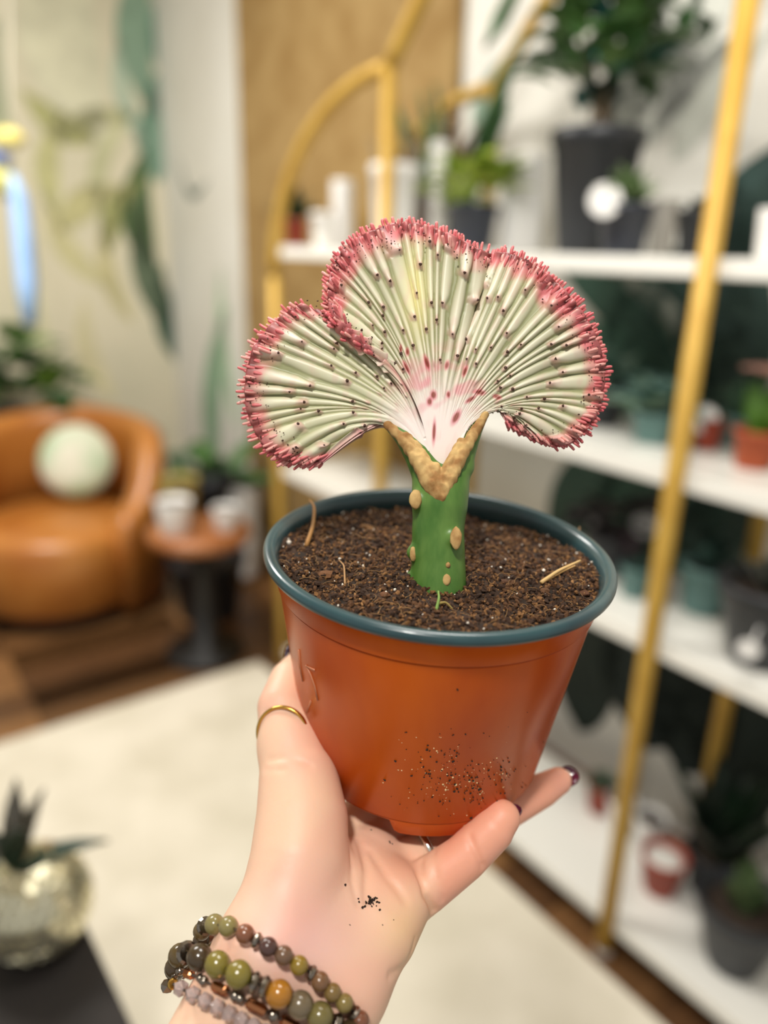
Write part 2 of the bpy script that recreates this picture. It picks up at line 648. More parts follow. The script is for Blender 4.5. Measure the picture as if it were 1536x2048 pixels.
def blade_mesh(rgb, ratio, droop):
    """unit-long curved leaf with thickness; x along the leaf"""
    key = (rgb, ratio, droop)
    if key not in BLADES:
        n = 8
        t = np.linspace(0, 1, n)
        w = ratio * np.sin(np.pi * np.clip(t, .02, .995) ** .85)
        z = droop * (t - t ** 2 * 1.6)
        rows = []
        for s_ in (-1, 0, 1):
            rows.append(np.stack([t, s_ * w, z - (0 if s_ else .12 * ratio)], 1))
        top = np.stack(rows, 1)
        bot = top - [0, 0, .02]
        V = np.concatenate([top.reshape(-1, 3), bot.reshape(-1, 3)])
        I = np.arange(n * 3).reshape(n, 3)
        q = np.stack([I[:-1, :-1], I[1:, :-1], I[1:, 1:], I[:-1, 1:]], -1).reshape(-1, 4)
        rimi = np.concatenate([I[:, 0], I[-1, 1:], I[-2::-1, 2], I[0, 1:2]])
        st = np.stack([np.roll(rimi, -1), rimi, rimi + n * 3, np.roll(rimi, -1) + n * 3], -1)
        BLADES[key] = mesh_data('leaf', V, np.concatenate([q[:, ::-1], q + n * 3, st]), leafm(rgb))
    return BLADES[key]


def add_leaves(root, base, n, L, rgbs, style='bush', ratio=.2, spread=1.0, height=0.0, seed=0, fan=None):
    g = np.random.default_rng(seed)
    for i in range(n):
        az = i * 2.39996 + g.uniform(-.3, .3)
        fr = (i + .5) / n
        if fan is not None:                         # leaves stay in one upright plane
            az = fan + (math.pi if g.random() < .5 else 0) + g.uniform(-.25, .25)
        if style == 'rosette':
            el = math.radians(12 + 65 * (1 - fr))
            p = base + ZA * (.03 * L)
            l = L * (.6 + .4 * fr)
        elif style == 'upright':
            el = math.radians(g.uniform(55, 86))
            p = base + np.array([math.cos(az), math.sin(az), 0]) * L * .10 * g.random()
            l = L * g.uniform(.65, 1.05)
        elif style == 'spike':
            el = math.radians(g.uniform(20, 80))
            p = base
            l = L * g.uniform(.8, 1.05)
        else:                                       # bush: leaves on a cloud above the base
            hh = height * (.25 + .75 * g.random())
            rr = spread * L * math.sqrt(g.random()) * 1.1 * math.sin(math.pi * min(.95, .25 + .7 * hh / max(height, 1e-6)))
            p = base + np.array([math.cos(az) * rr, math.sin(az) * rr, hh])
            el = math.radians(g.uniform(-25, 55))
            l = L * g.uniform(.7, 1.15)
        d = np.array([math.cos(az) * math.cos(el), math.sin(az) * math.cos(el), math.sin(el)])
        y = unit(np.cross(ZA, d) + 1e-6)
        z = np.cross(d, y)
        inst('leaf', blade_mesh(rgbs[g.integers(0, len(rgbs))], ratio, .25 if style != 'upright' else .1), root, p, basis_quat(d, y, z), (l, l, l))


def pot_mesh(root, c, r, h, material, taper=.78, lip=True, name='pot', fill=True, soil_m=None):
    th = r * .08
    pr = [(0, 0), (r * taper * .96, 0), (r * taper, h * .03)]
    pr += [(r * .985, h * .86), (r * 1.05, h * .87), (r * 1.06, h * .99)] if lip else [(r, h * .97)]
    pr += [(r * 1.0, h), (r * 1.0 - th, h * .98), (r * .9 - th, h * .80), (0, h * .78)]
    v, f = lathe(pr, 28)
    obj(name, v + c, f, material, root)
    if fill:
        v, f = lathe([(0, h * .86), (r * .5, h * .875), (r * .95 - th, h * .85), (r * .93 - th, h * .80)], 20)
        obj('soil', v + c, f, soil_m or M_earth, root)


def shelf_pot(px, py, si, k, w_px, h_px, material, name, label, cat='potted plant', leaves=None, tagdisc=None, taper=.78, lip=True, soil_m=None, group=None, fill=True):
    """pot standing on shelf si at depth k from the front; py is where its base shows"""
    t, q = tk(px, py, k)
    c = SW(t, k, SHZ[si] + .0008)
    d = proj(c)[2]
    r, h = w_px / 2 * d / FPX / 1.05, h_px * d / FPX / .97
    root = thing(name, c, label, cat, group)
    pot_mesh(root, c, r, h, material, taper, lip, fill=fill, soil_m=soil_m)
    if leaves:
        n, L_px, rgbs, style, ratio, hh = leaves
        L = L_px * d / FPX
        add_leaves(root, c + ZA * h * .85, n, L, rgbs, style, ratio, 1.0, hh * d / FPX, seed=int(px * 7 + py))
    if tagdisc:
        a, b, rpx = tagdisc
        dd = d - r * 1.3
        tc = P(a, b, dd)
        nrm = unit(CAM - tc) * [1, 1, 0]
        nrm = unit(nrm)
        x = np.cross(ZA, nrm)
        tt = np.linspace(0, 2 * np.pi, 20, endpoint=False)
        ring_ = np.stack([np.cos(tt), np.sin(tt)], 1) * rpx * dd / FPX
        vv = tc + ring_[:, 0:1] * x + ring_[:, 1:2] * ZA
        vv = np.concatenate([vv, vv - nrm * .002])
        ff = [tuple(range(20)), tuple(range(39, 19, -1))] + [(i, i + 20, (i + 1) % 20 + 20, (i + 1) % 20) for i in range(20)]
        obj('price_tag', vv, ff, mat('tag_white', (240, 238, 234), .5), root, smooth=False)
        bot = tc - ZA * rpx * dd / FPX * .9
        target = c + ZA * h * .8 - nrm * -r * .5
        v2, f2 = tube([bot, (bot + target) / 2, target], .0018, 6)
        obj('tag_stick', v2, f2, mat('tag_white', (240, 238, 234), .5), root)
    return root


G1, G2, G3, G4 = (52, 96, 44), (40, 74, 38), (72, 116, 54), (30, 54, 34)
LIME, LIM2 = (184, 204, 66), (164, 192, 58)
# -- top shelf
shelf_pot(592, 505, 0, .10, 48, 48, M_redp, 'potted_cactus', 'little dark plant in a red-brown pot at the far left end of the top shelf', leaves=(12, 75, [G2, G4], 'spike', .16, 0))
shelf_pot(648, 505, 0, .09, 54, 62, M_wpot, 'white_pot', 'small empty white pot next to the red-brown pot on the top shelf', 'pot')
shelf_pot(685, 505, 0, .24, 46, 120, M_wpot, 'white_bottle_vase', 'narrow white vase near the back of the top shelf', 'vase', taper=.9, lip=False)
shelf_pot(786, 508, 0, .12, 98, 150, M_wpot, 'white_planter', 'tall white planter behind the gold post on the top shelf', 'planter', taper=.85)
shelf_pot(872, 508, 0, .20, 40, 190, M_wpot, 'white_tube_vase', 'slim tall white vase left of the lime plant', 'vase', taper=.95, lip=False)
shelf_pot(940, 512, 0, .13, 108, 84, M_navy, 'potted_lime_plant', 'bright lime green leafy plant in a dark pot on the top shelf', leaves=(46, 66, [LIME, LIM2], 'bush', .40, 95), soil_m=mat('white_gravel', (214, 212, 204), .8))
shelf_pot(1024, 514, 0, .24, 62, 150, M_wpot, 'white_bottle', 'rounded white bottle between the lime plant and the big black pot', 'bottle', taper=.9, lip=False)
shelf_pot(1058, 514, 0, .27, 46, 170, M_wpot, 'white_column_vase', 'white column vase partly behind the big black pot', 'vase', taper=.95, lip=False)
big = shelf_pot(1172, 520, 0, .18, 178, 218, M_black, 'potted_bush', 'tall bushy dark green plant in the largest black pot on the top shelf', taper=.72)
cb = np.array(big.location)
db = proj(cb)[2]
pb = cb + ZA * 205 * db / FPX
for dx, dy in ((-.01, 0), (.012, .01), (0, -.012)):
    v, f = tube([pb + [dx, dy, -.03], pb + [dx * 1.5, dy, .06], pb + [dx * 3, dy * 3, .16]], [.008, .007, .005], 8)
    obj('stem', v, f, mat('bark_brown', (94, 76, 52), .8), big)
add_leaves(big, pb + ZA * .03, 95, .085, [G1, G3, (66, 104, 44), (86, 122, 60)], 'bush', .36, 1.1, .27, seed=4)
add_leaves(big, pb + ZA * .06, 9, .07, [(44, 128, 122), (36, 104, 98)], 'bush', .4, 1.1, .16, seed=12)
add_leaves(big, pb + ZA * .10, 5, .06, [(150, 100, 58)], 'bush', .4, .5, .06, seed=13)
add_leaves(big, pb + ZA * .05, 5, .10, [(28, 52, 40)], 'spike', .3, .5, .06, seed=14)
shelf_pot(1242, 516, 0, .06, 108, 92, M_navy, 'potted_succulent', 'pale green succulent in a small black pot with a round white tag, top shelf', leaves=(26, 88, [(148, 172, 124), (126, 156, 100)], 'spike', .22, 0), tagdisc=(1210, 400, 33))
shelf_pot(1388, 522, 0, .17, 92, 84, M_black, 'potted_grey_plant', 'grey-leaved plant in a black pot behind the near gold post', leaves=(16, 66, [(134, 136, 124), (112, 114, 104)], 'rosette', .26, 0))
shelf_pot(1318, 520, 0, .27, 60, 100, mat('pot_stone', (150, 146, 138), .7), 'stone_pot', 'grey stone pot near the back of the top shelf', 'pot', lip=False)
shelf_pot(1530, 530, 0, .10, 60, 90, M_wpot, 'white_cup', 'white cup at the right edge of the top shelf', 'cup', lip=False)
# -- middle shelf
shelf_pot(612, 925, 1, .10, 60, 34, mat('pot_pink', (196, 156, 146), .6), 'pink_pot', 'small dusty pink pot at the far end of the middle shelf', 'pot')
shelf_pot(680, 935, 1, .12, 110, 60, M_sage, 'sage_planter', 'wide sage green bowl on the far end of the middle shelf', 'planter', leaves=(12, 46, [(150, 172, 130)], 'rosette', .3, 0))
shelf_pot(752, 940, 1, .24, 46, 70, mat('pot_purple', (92, 76, 96), .5), 'purple_pot', 'small purple pot beside the sage bowl', 'pot')
shelf_pot(1190, 885, 1, .20, 112, 86, M_black, 'potted_teal_plant', 'teal leafed plant in a black pot hidden beside the crest on the middle shelf', leaves=(16, 120, [(92, 132, 118), (112, 146, 128)], 'rosette', .3, 0))
shelf_pot(1300, 925, 1, .16, 96, 62, M_tealp, 'potted_agave', 'blue-green rosette plant in a teal pot on the middle shelf', leaves=(24, 120, [(116, 158, 148), (92, 134, 124), (138, 168, 140)], 'rosette', .24, 0))
shelf_pot(1408, 918, 1, .20, 58, 62, M_redp, 'potted_seedling', 'small red pot with a round white tag behind the gold post', leaves=(8, 40, [G1], 'rosette', .26, 0), tagdisc=(1408, 838, 27))
shelf_pot(1502, 948, 1, .15, 92, 74, M_terra, 'potted_flower', 'pink flower and bright green leaves in a terracotta pot at the right edge', leaves=(16, 105, [(104, 158, 46), (86, 140, 40)], 'upright', .22, 0))
pf = bpy.data.objects['potted_flower']
cf = np.array(pf.location)
for i in range(8):
    a = i * math.pi / 4
    d = np.array([math.cos(a), math.sin(a), .35])
    d = unit(d)
    y = unit(np.cross(ZA, d))
    inst('petal', blade_mesh((226, 168, 150), .34, .25), pf, cf + ZA * .165, basis_quat(d, y, np.cross(d, y)), (.05, .05, .05))
v, f = tube([cf + ZA * .05, cf + ZA * .11, cf + ZA * .165], .003, 6)
obj('flower_stalk', v, f, leafm(G3), pf)
shelf_pot(1455, 930, 1, .27, 70, 60, M_tealp, 'potted_fern', 'soft green fern in a teal pot at the back of the middle shelf', leaves=(18, 80, [(92, 122, 88), (74, 108, 84)], 'upright', .14, 0))
# -- low shelf
shelf_pot(1222, 1165, 2, .22, 128, 80, M_black, 'potted_dark_plant', 'near black purple foliage in a black pot on the low shelf', leaves=(26, 76, [(40, 30, 36), (30, 24, 30)], 'bush', .34, 70), tagdisc=(1290, 1050, 26))
shelf_pot(1262, 1215, 2, .14, 62, 62, M_tealp, 'teal_pot', 'small teal pot in front of the dark foliage', 'pot', leaves=(8, 36, [(86, 124, 112)], 'rosette', .3, 0))
shelf_pot(1395, 1265, 2, .20, 104, 96, M_tealp, 'potted_blue_plant', 'dark blue-green plant in a teal pot between the gold posts', leaves=(20, 105, [(56, 88, 80), (44, 70, 62)], 'upright', .2, 0))
shelf_pot(1508, 1352, 2, .10, 200, 165, M_black, 'black_planter', 'big round black planter with a white tag at the right edge of the low shelf', 'planter', leaves=(14, 90, [(44, 56, 44), (120, 122, 110)], 'upright', .2, 0), taper=.6, tagdisc=(1496, 1300, 22))
# -- bottom shelf
shelf_pot(1218, 1480, 3, .26, 62, 62, M_redp, 'potted_grey_succulent', 'grey-green round succulent in a tiny red pot on the bottom shelf', leaves=(24, 44, [(120, 136, 112), (96, 112, 90)], 'rosette', .3, 0))
shelf_pot(1262, 1500, 3, .25, 62, 66, M_wpot, 'white_bowl', 'white bowl left of the gold post on the bottom shelf', 'bowl', lip=False)
shelf_pot(1322, 1520, 3, .25, 68, 72, M_wpot, 'white_bowl', 'white bowl right of the gold post on the bottom shelf', 'bowl', lip=False)
shelf_pot(1348, 1608, 3, .16, 92, 84, M_redp, 'terracotta_cup', 'red-brown cup with white gravel on the bottom shelf', 'pot', soil_m=mat('white_gravel', (214, 212, 204), .8), taper=.7)
shelf_pot(1468, 1560, 3, .26, 120, 90, M_black, 'potted_tall_plant', 'tall dark leaved plant in a black pot at the back of the bottom shelf', leaves=(22, 190, [G4, (34, 48, 36), (26, 40, 30)], 'upright', .16, 0))
shelf_pot(1516, 1690, 3, .12, 176, 150, M_black, 'potted_calathea', 'striped green leaves in a round black pot at the lower right edge', leaves=(16, 105, [(106, 128, 84), (78, 104, 62)], 'upright', .28, 0), taper=.6)

# -- dried brown fan leaf and long green leaves standing behind the shelf items
dried = thing('dried_grass_bunch', SW(tk(838, 500, .22)[0], .22, SHZ[0] + .0008), 'bunch of dried brown grass plumes leaning behind the white planter', 'dried plant')
add_leaves(dried, np.array(dried.location), 12, .36, [(142, 116, 92), (116, 90, 74), (160, 138, 104)], 'upright', .07, seed=3, fan=math.atan2(S[1], S[0]))
green_l = thing('strap_leaf_plant', SW(tk(893, 470, .28)[0], .28, SHZ[0] + .0008), 'green strap leaved plant rising against the tan panel', 'plant')
add_leaves(green_l, np.array(green_l.location), 7, .52, [(64, 104, 58), (78, 116, 66)], 'upright', .055, seed=8, fan=math.atan2(S[1], S[0]))
pot_mesh(green_l, np.array(green_l.location), .03, .05, M_black)
ivy = thing('hanging_vine', P(1395, -60, 1.42), 'green vine leaves hanging down at the top of the photo', 'plant')
v, f = tube([P(1360, -260, 1.45), P(1380, -120, 1.42), P(1392, 10, 1.42), P(1385, 50, 1.42)], .003, 6)
obj('vine_stem', v, f, leafm(G2), ivy)
for i, (a, b) in enumerate([(1380, -40), (1405, -10), (1375, 15), (1400, 25), (1388, 45), (1372, -80), (1408, -90)]):
    d = unit([math.cos(i * 2.2) * .7, math.sin(i * 2.2) * .5, -.8])
    y = unit(np.cross(ZA, d))
    inst('leaf', blade_mesh(G1, .4, .25), ivy, P(a, b, 1.42), basis_quat(d, y, np.cross(d, y)), (.05, .05, .05))
hl = thing('hanging_strap_leaf', P(1030, -40, 1.7), 'single long green leaf hanging at the top beside the white wall', 'leaf')
v, f = tube([P(1045, -160, 1.7), P(1030, -20, 1.7), P(1000, 40, 1.7), P(970, 95, 1.7)], [.004, .016, .018, .004], 8)
obj('leaf', v, f, leafm(G1), hl)

# ================================================================ LEFT SIDE OF THE ROOM
# ---- tub armchair
M_lea = mat('tan_leather', (186, 122, 56), 0.36, noise=(166, 100, 40), nscale=5, bump=.08, bscale=120, coat=.1)
fl = on_z(150, 1288, 0.0)
dirc = unit([0.10, -0.99, 0])                      # the chair faces the viewer, turned a little right
side = np.array([-dirc[1], dirc[0], 0])            # chair's left-to-right as seen from the front... along +x
AC = on_z(88, 1268, 0.0) - dirc * .36
chair = thing('tub_armchair', AC, 'tan leather tub armchair with curved back and arms', 'armchair')


def cw(a, b, z):
    """a sideways, b forwards, z up"""
    return AC + side * a + dirc * b + ZA * z


def shell(r_out, r_in, z0, hfun, a0, a1, n=40, m=8, sq=1.0):
    """curved wall of a tub chair: closed section swept around"""
    V, Fc = [], []
    for i in range(n + 1):
        th = a0 + (a1 - a0) * i / n
        h = hfun(th)
        mid, hw = (r_out + r_in) / 2, (r_out - r_in) / 2
        sec = [(r_in, z0), (r_in, h - hw)]
        sec += [(mid - hw * math.cos(x), h - hw + hw * math.sin(x)) for x in np.linspace(0.2, math.pi - .2, m)]
        sec += [(r_out, h - hw), (r_out * .97, z0)]
        for r, z in sec:
            V.append(cw(r * math.sin(th), -r * math.cos(th) * sq, z))
    k = len(V) // (n + 1)
    for i in range(n):
        for j in range(k):
            Fc.append((i * k + j, (i + 1) * k + j, (i + 1) * k + (j + 1) % k, i * k + (j + 1) % k))
    Fc += [tuple(range(k)), tuple(n * k + j for j in range(k))[::-1]]
    return np.array(V), Fc


v, f = shell(.43, .31, .05, lambda th: .76 - .03 * abs(th) - .26 * sstep(1.25, 2.3, abs(th)), -2.3, 2.3)
obj('curved_back', v, f, M_lea, chair)
pr = [(0, .06), (.30, .06), (.325, .10), (.325, .33), (.315, .365), (.28, .385), (0, .395)]
v, f = lathe(pr, 40)
v = np.array([cw(x_, y_ + .08, z_) for x_, y_, z_ in v])
obj('seat', v, f, M_lea, chair)
v, f = lathe([(0, 0), (.30, 0), (.30, .06), (0, .06)], 32)
obj('base', np.array([cw(x_, y_ + .05, z_) for x_, y_, z_ in v]), f, mat('chair_base', (40, 28, 18), .6), chair)
# round cushion
cc = P(152, 922, proj(AC)[2] - .06)
nc = unit(dirc + ZA * .35)
xs_ = unit(np.cross(ZA, nc))
ys_ = np.cross(nc, xs_)
v, f = lathe([(0, -.05), (.08, -.05), (.13, -.035), (.152, -.008), (.155, 0), (.152, .008), (.13, .035), (.08, .05), (0, .05)], 40)
mcu = mat('cushion_print', (228, 226, 206), .9, noise=(176, 204, 166), nscale=7)
tag(obj('round_cushion', v @ np.stack([xs_, ys_, nc]) + cc, f, mcu), 'round white and pale green cushion on the leather armchair', 'cushion')

# ---- side table
TP = on_z(398, 1055, .50)
d_t = proj(TP)[2]
rt_ = 102 * d_t / FPX
tbl = thing('side_table', TP * [1, 1, 0], 'small round wooden side table beside the armchair', 'table')
M_twood = mat('table_wood', (166, 104, 56), .4, noise=(140, 82, 40), nscale=6, stretch=(1, 8, 1))
v, f = lathe([(0, .46), (rt_ * .96, .46), (rt_, .472), (rt_, .488), (rt_ * .97, .50), (0, .50)], 40)
obj('table_top', v + TP * [1, 1, 0], f, M_twood, tbl)
M_tb = mat('table_black', (22, 20, 18), .5)
v, f = lathe([(0, 0), (rt_ * .8, 0), (rt_ * .8, .02), (.05, .04), (.04, .44), (rt_ * .6, .46), (0, .46)], 32)
obj('pedestal', v + TP * [1, 1, 0], f, M_tb, tbl)


def stand_pot(name, label, cat, px, py, z, w_px, h_px, material, leaves=None, taper=.8, lip=True, fill=True):
    c = on_z(px, py, z)
    d = proj(c)[2]
    r, h = w_px / 2 * d / FPX / 1.05, h_px * d / FPX / .95
    root = thing(name, c, label, cat)
    pot_mesh(root, c, r, h, material, taper, lip, fill=fill)
    if leaves:
        n, L_px, rgbs, style, ratio, hh = leaves
        add_leaves(root, c + ZA * h * .85, n, L_px * d / FPX, rgbs, style, ratio, 1.0, hh * d / FPX, seed=int(px + py))
    return root


stand_pot('white_jar', 'larger rounded white jar on the left of the side table', 'jar', 350, 1066, .50, 74, 66, M_wpot, lip=False)
stand_pot('white_jar', 'smaller rounded white jar on the right of the side table', 'jar', 452, 1060, .50, 54, 46, M_wpot, lip=False)
stand_pot('yellow_basket', 'squat olive yellow basket behind the larger white jar on the side table', 'basket', 360, 1026, .502, 84, 68, mat('olive_yellow', (150, 134, 70), .8), lip=False)
stand_pot('potted_floor_plant', 'leafy green plant in a dark floor pot behind the side table', 'potted plant', 425, 1160, .0, 100, 210, M_black, leaves=(18, 80, [(74, 118, 50), (60, 100, 60)], 'bush', .3, 60))
stand_pot('white_floor_vase', 'white floor vase between the side table and the panel', 'vase', 492, 1150, .02, 66, 180, M_wpot, lip=False, taper=.7)
stand_pot('white_floor_pot', 'low white pot on the floor right of the table', 'pot', 502, 1140, .0, 56, 76, mat('pot_grey_white', (190, 188, 184), .5), lip=False)
stand_pot('black_floor_planter', 'large black planter on the floor under the side table', 'planter', 420, 1225, .0, 150, 120, M_black)

# ---- green plant on the left behind the armchair
lp = P(18, 905, 3.68)
lp[2] = .50
lst = thing('plant_stand', lp * [1, 1, 0], 'dark stand behind the armchair carrying the leafy plant', 'stand')
v, f = lathe([(0, .46), (.14, .46), (.14, .50), (0, .50)], 28)
obj('stand_top', v + lp * [1, 1, 0], f, M_tb, lst)
for a in range(3):
    x_, y_ = math.cos(a * 2.1) * .11, math.sin(a * 2.1) * .11
    v, f = tube([lp * [1, 1, 0] + [x_ * 1.2, y_ * 1.2, 0], lp * [1, 1, 0] + [x_, y_, .46]], .012, 8)
    obj('leg', v, f, M_tb, lst)
lpt = thing('potted_leafy_plant', lp, 'broad leaved green plant in a navy pot behind the armchair', 'potted plant')
pot_mesh(lpt, lp, .105, .20, M_navy)
add_leaves(lpt, lp + ZA * .17 + RGT * .10 - S * .05, 44, .18, [(92, 150, 56), (74, 130, 52), (44, 88, 44), (120, 170, 66)], 'bush', .38, .95, .34, seed=21)

# ---- hanging blue ornament at the left edge
orn = thing('hanging_ornament', P(30, 300, 2.6), 'hanging blue and yellow ornament with a long blue tail at the left edge', 'ornament')


def chain_obj(name, pts, mt_, parent):
    q = np.array([P(a, b, c) for a, b, c, r in pts])
    rad_ = np.array([r * c / FPX for a, b, c, r in pts])
    v, f = tube(q, rad_, 14)
    return obj(name, v, f, mt_, parent)


chain_obj('tail', [(25, 350, 2.6, 8), (38, 400, 2.6, 18), (46, 480, 2.6, 20), (54, 570, 2.6, 20), (60, 650, 2.6, 13)], mat('ornament_blue', (146, 178, 214), .6, noise=(110, 146, 198), nscale=10), orn)
chain_obj('head', [(-10, 280, 2.6, 14), (10, 276, 2.6, 20), (30, 276, 2.6, 18), (48, 280, 2.6, 8)], mat('ornament_yellow', (208, 194, 112), .6), orn)
chain_obj('wing', [(-40, 318, 2.58, 16), (-10, 318, 2.58, 20), (18, 325, 2.58, 12)], mat('ornament_navy', (64, 86, 136), .5), orn)
chain_obj('breast', [(-20, 350, 2.6, 22), (0, 355, 2.6, 26), (16, 390, 2.6, 14)], mat('ornament_yellow2', (186, 180, 104), .6), orn)
chain_obj('string', [(20, 270, 2.6, 2), (18, 100, 2.6, 2), (15, -160, 2.6, 2)], mat('ornament_string', (200, 196, 180), .8), orn)

# ---- mirrored ball planter on a dark stool, lower left
BC = P(70, 1800, .98)
BR = 112 * .98 / FPX
zt = BC[2] - BR * .93
ea, eb = on_z(178, 1862, zt), on_z(264, 2048, zt)
ed = unit(eb - ea)
en = np.array([ed[1], -ed[0], 0])
if en @ RGT > 0:
    en = -en
tcn = ea + ed * .10 + en * .22
stl = thing('dark_side_table', tcn * [1, 1, 0], 'dark wooden table under the mirrored ball planter', 'table')
M_stool = mat('stool_dark', (28, 20, 15), .75, noise=(20, 14, 10), nscale=8)
RT = np.stack([ed, np.cross(ZA, ed), ZA], 1)
v, f = box(tcn * [1, 1, 0] + ZA * (zt - .014), .46, .44, .028, RT, .003)
obj('table_top', v, f, M_stool, stl, smooth=False)
v, f = box(tcn * [1, 1, 0] + ZA * (zt - .07), .42, .40, .09, RT, .003)
obj('apron', v, f, M_stool, stl, smooth=False)
for a, b in ((-1, -1), (-1, 1), (1, -1), (1, 1)):
    v, f = box(tcn * [1, 1, 0] + ed * a * .19 + np.cross(ZA, ed) * b * .18 + ZA * ((zt - .02) / 2 + .007), .035, .035, zt - .034, RT, .003)
    obj('leg', v, f, M_stool, stl, smooth=False)
ball = thing('mirror_ball_planter', BC - ZA * BR * .93, 'champagne mirrored ball planter with a dark plant on the stool', 'planter')
prof_b = [(BR * .94 * math.sin(a), -BR * .94 * math.cos(a)) for a in np.linspace(.05, math.pi * .88, 20)]
prof_b += [(prof_b[-1][0] * .9, prof_b[-1][1]), (prof_b[-1][0] * .8, prof_b[-1][1] - .02), (0, prof_b[-1][1] - .02)]
v, f = lathe(prof_b, 36)
obj('ball_shell', v + BC, f, mat('ball_grout', (150, 138, 96), .5), ball)
M_mir = mat('mirror_champagne', (244, 238, 206), .16, metal=.9)
tv, tf = box((0, 0, 0), BR * .168, BR * .168, .0035, None, .0006)
tile_me = mesh_data('mirror_tile', tv, tf, M_mir, smooth=False)
gt = np.random.default_rng(3)
nt_ = 0
for i in range(14):
    ph_ = math.pi * (.07 + .79 * i / 13)
    n = max(3, int(2 * math.pi * math.sin(ph_) / .185))
    for j in range(n):
        a = 2 * math.pi * j / n + i * .3
        d = np.array([math.sin(ph_) * math.cos(a), math.sin(ph_) * math.sin(a), -math.cos(ph_)])
        if d @ (CAM - BC) / np.linalg.norm(CAM - BC) < -.35:
            continue
        z = unit(d + .11 * gt.normal(size=3))
        x = unit(np.cross(ZA, z))
        inst('mirror_tile', tile_me, ball, BC + d * BR * .955, basis_quat(x, np.cross(z, x), z))
        nt_ += 1
add_leaves(ball, BC + ZA * BR * .6 - RGT * .02, 7, .12, [(38, 62, 48), (58, 52, 36), (70, 64, 40)], 'spike', .13, seed=31)

# ================================================================ POTTED CREST PLANT
BETA, LEAN = math.radians(21.5), math.radians(3.8)
PC = P(878, 1094, 0.335)                                  # centre of the rim plane
PN = unit(RGT * math.sin(LEAN) * math.cos(BETA) + UPV * math.cos(LEAN) * math.cos(BETA) - FWD * math.sin(BETA))
PX = RGT * math.cos(LEAN) - UPV * math.sin(LEAN)
PX = unit(PX - PN * (PX @ PN))
PY = np.cross(PN, PX)
POTM = np.stack([PX, PY, PN], 1)


def potw(v):
    return np.asarray(v) @ POTM.T + PC


POT_PROF = [(0.0700, -0.0020), (0.0703, -0.0060), (0.06945, -0.01590), (0.0694, -0.0160), (0.0668, -0.0161), (0.0668, -0.0169), (0.0687, -0.0170), (0.06865, -0.0172),
            (0.0558, -0.1012), (0.0557, -0.1013), (0.0547, -0.1014), (0.0547, -0.1020), (0.0553, -0.1021), (0.0552, -0.1023), (0.0544, -0.1092), (0.0534, -0.1100)]


def pot_r(z):
    zz = np.array([-q[1] for q in POT_PROF])
    rr = np.array([q[0] for q in POT_PROF])
    return np.interp(-z, zz, rr)


plant = thing('potted_crest_plant', potw([0, 0, -0.110]),
              'pale crested fan plant with pink edge in an orange plastic pot held on a palm', 'potted plant')
M_pot = mat('orange_plastic', (212, 98, 16), 0.27, noise=(188, 74, 10), nscale=22, bump=0.04, bscale=400, spec=.22, stretch=(1, 1, 0.35))
M_teal = mat('teal_plastic', (46, 74, 78), 0.28, noise=(38, 62, 68), nscale=40, coat=0.2)
v, f = lathe(POT_PROF + [(0.0510, -0.1100), (0.0500, -0.1050), (0.0, -0.1050)], 144)
v = v.copy()
ang = np.degrees(np.arctan2(v[:, 1], v[:, 0]))
for a0, a1 in ((-165, -103), (-50, -5), (60, 95)):      # drainage notches cut into the foot
    inside = sstep(a0 - 1.5, a0 + 2.5, ang) * (1 - sstep(a1 - 2.5, a1 + 1.5, ang))
    low = v[:, 2] < -0.1045
    v[low, 2] += inside[low] * 0.0060
pot = obj('pot', potw(v), f, M_pot, plant)
pot['label'] = 'glossy orange plastic pot body with dirt specks'
# groove line under the rim and above the foot
rim_prof = [(0.0672, -0.0200), (0.0692, -0.0040), (0.0703, -0.0012), (0.0714, -0.0002), (0.0722, 0.0002), (0.0742, 0.0001), (0.0752, -0.0006),
            (0.0757, -0.0018), (0.0757, -0.0032), (0.0750, -0.0042), (0.0738, -0.0042), (0.0706, -0.0034), (0.0696, -0.0060), (0.0676, -0.0200)]
v, f = lathe(rim_prof, 144, closed=True)
rim = obj('rim', potw(v), f, M_teal, pot)
rim['label'] = 'dark teal rolled rim'

# ---- dirt specks on the pot
dirs = []
rr_ = np.random.default_rng(11)


def pot_hit(px, py):
    o = (CAM - PC) @ POTM
    dv = ray(px, py) @ POTM
    ts = np.linspace(0.25, 0.42, 1200)
    q = o + ts[:, None] * dv
    ins = (np.hypot(q[:, 0], q[:, 1]) < pot_r(q[:, 2])) & (q[:, 2] < -0.006) & (q[:, 2] > -0.110)
    k = np.argmax(ins)
    return potw(q[k]) if ins[k] else None


pts, sc = [], []
for i in range(340):
    c = [(865, 1530, 30, 35), (935, 1555, 40, 22), (905, 1570, 40, 25), (1005, 1545, 22, 14), (980, 1590, 45, 35), (880, 1590, 60, 30), (930, 1480, 80, 70)][rr_.choice(7, p=[.16, .28, .16, .08, .12, .1, .1])]
    h = pot_hit(rr_.normal(c[0], c[2]), rr_.normal(c[1], c[3]))
    if h is not None:
        pts.append(h)
        s = rr_.uniform(0.00018, 0.00055) * (1.6 if rr_.random() < 0.12 else 1)
        sc.append((s, s * rr_.uniform(.5, 1.2), s * .7))
pts, sc = np.array(pts), np.array(sc)
nb = int(len(pts) * 0.68)
v, f = scatter(ico(1), pts[:nb], sc[:nb], 3)
o = obj('dirt_speck', v, f, mat('soil_speck', (40, 26, 16), 0.9), pot)
o['kind'] = 'stuff'
v, f = scatter(ico(1), pts[nb:], sc[nb:] * 0.8, 4)
o = obj('grit_speck', v, f, mat('grit_speck', (222, 190, 140), 0.7), pot)
o['kind'] = 'stuff'
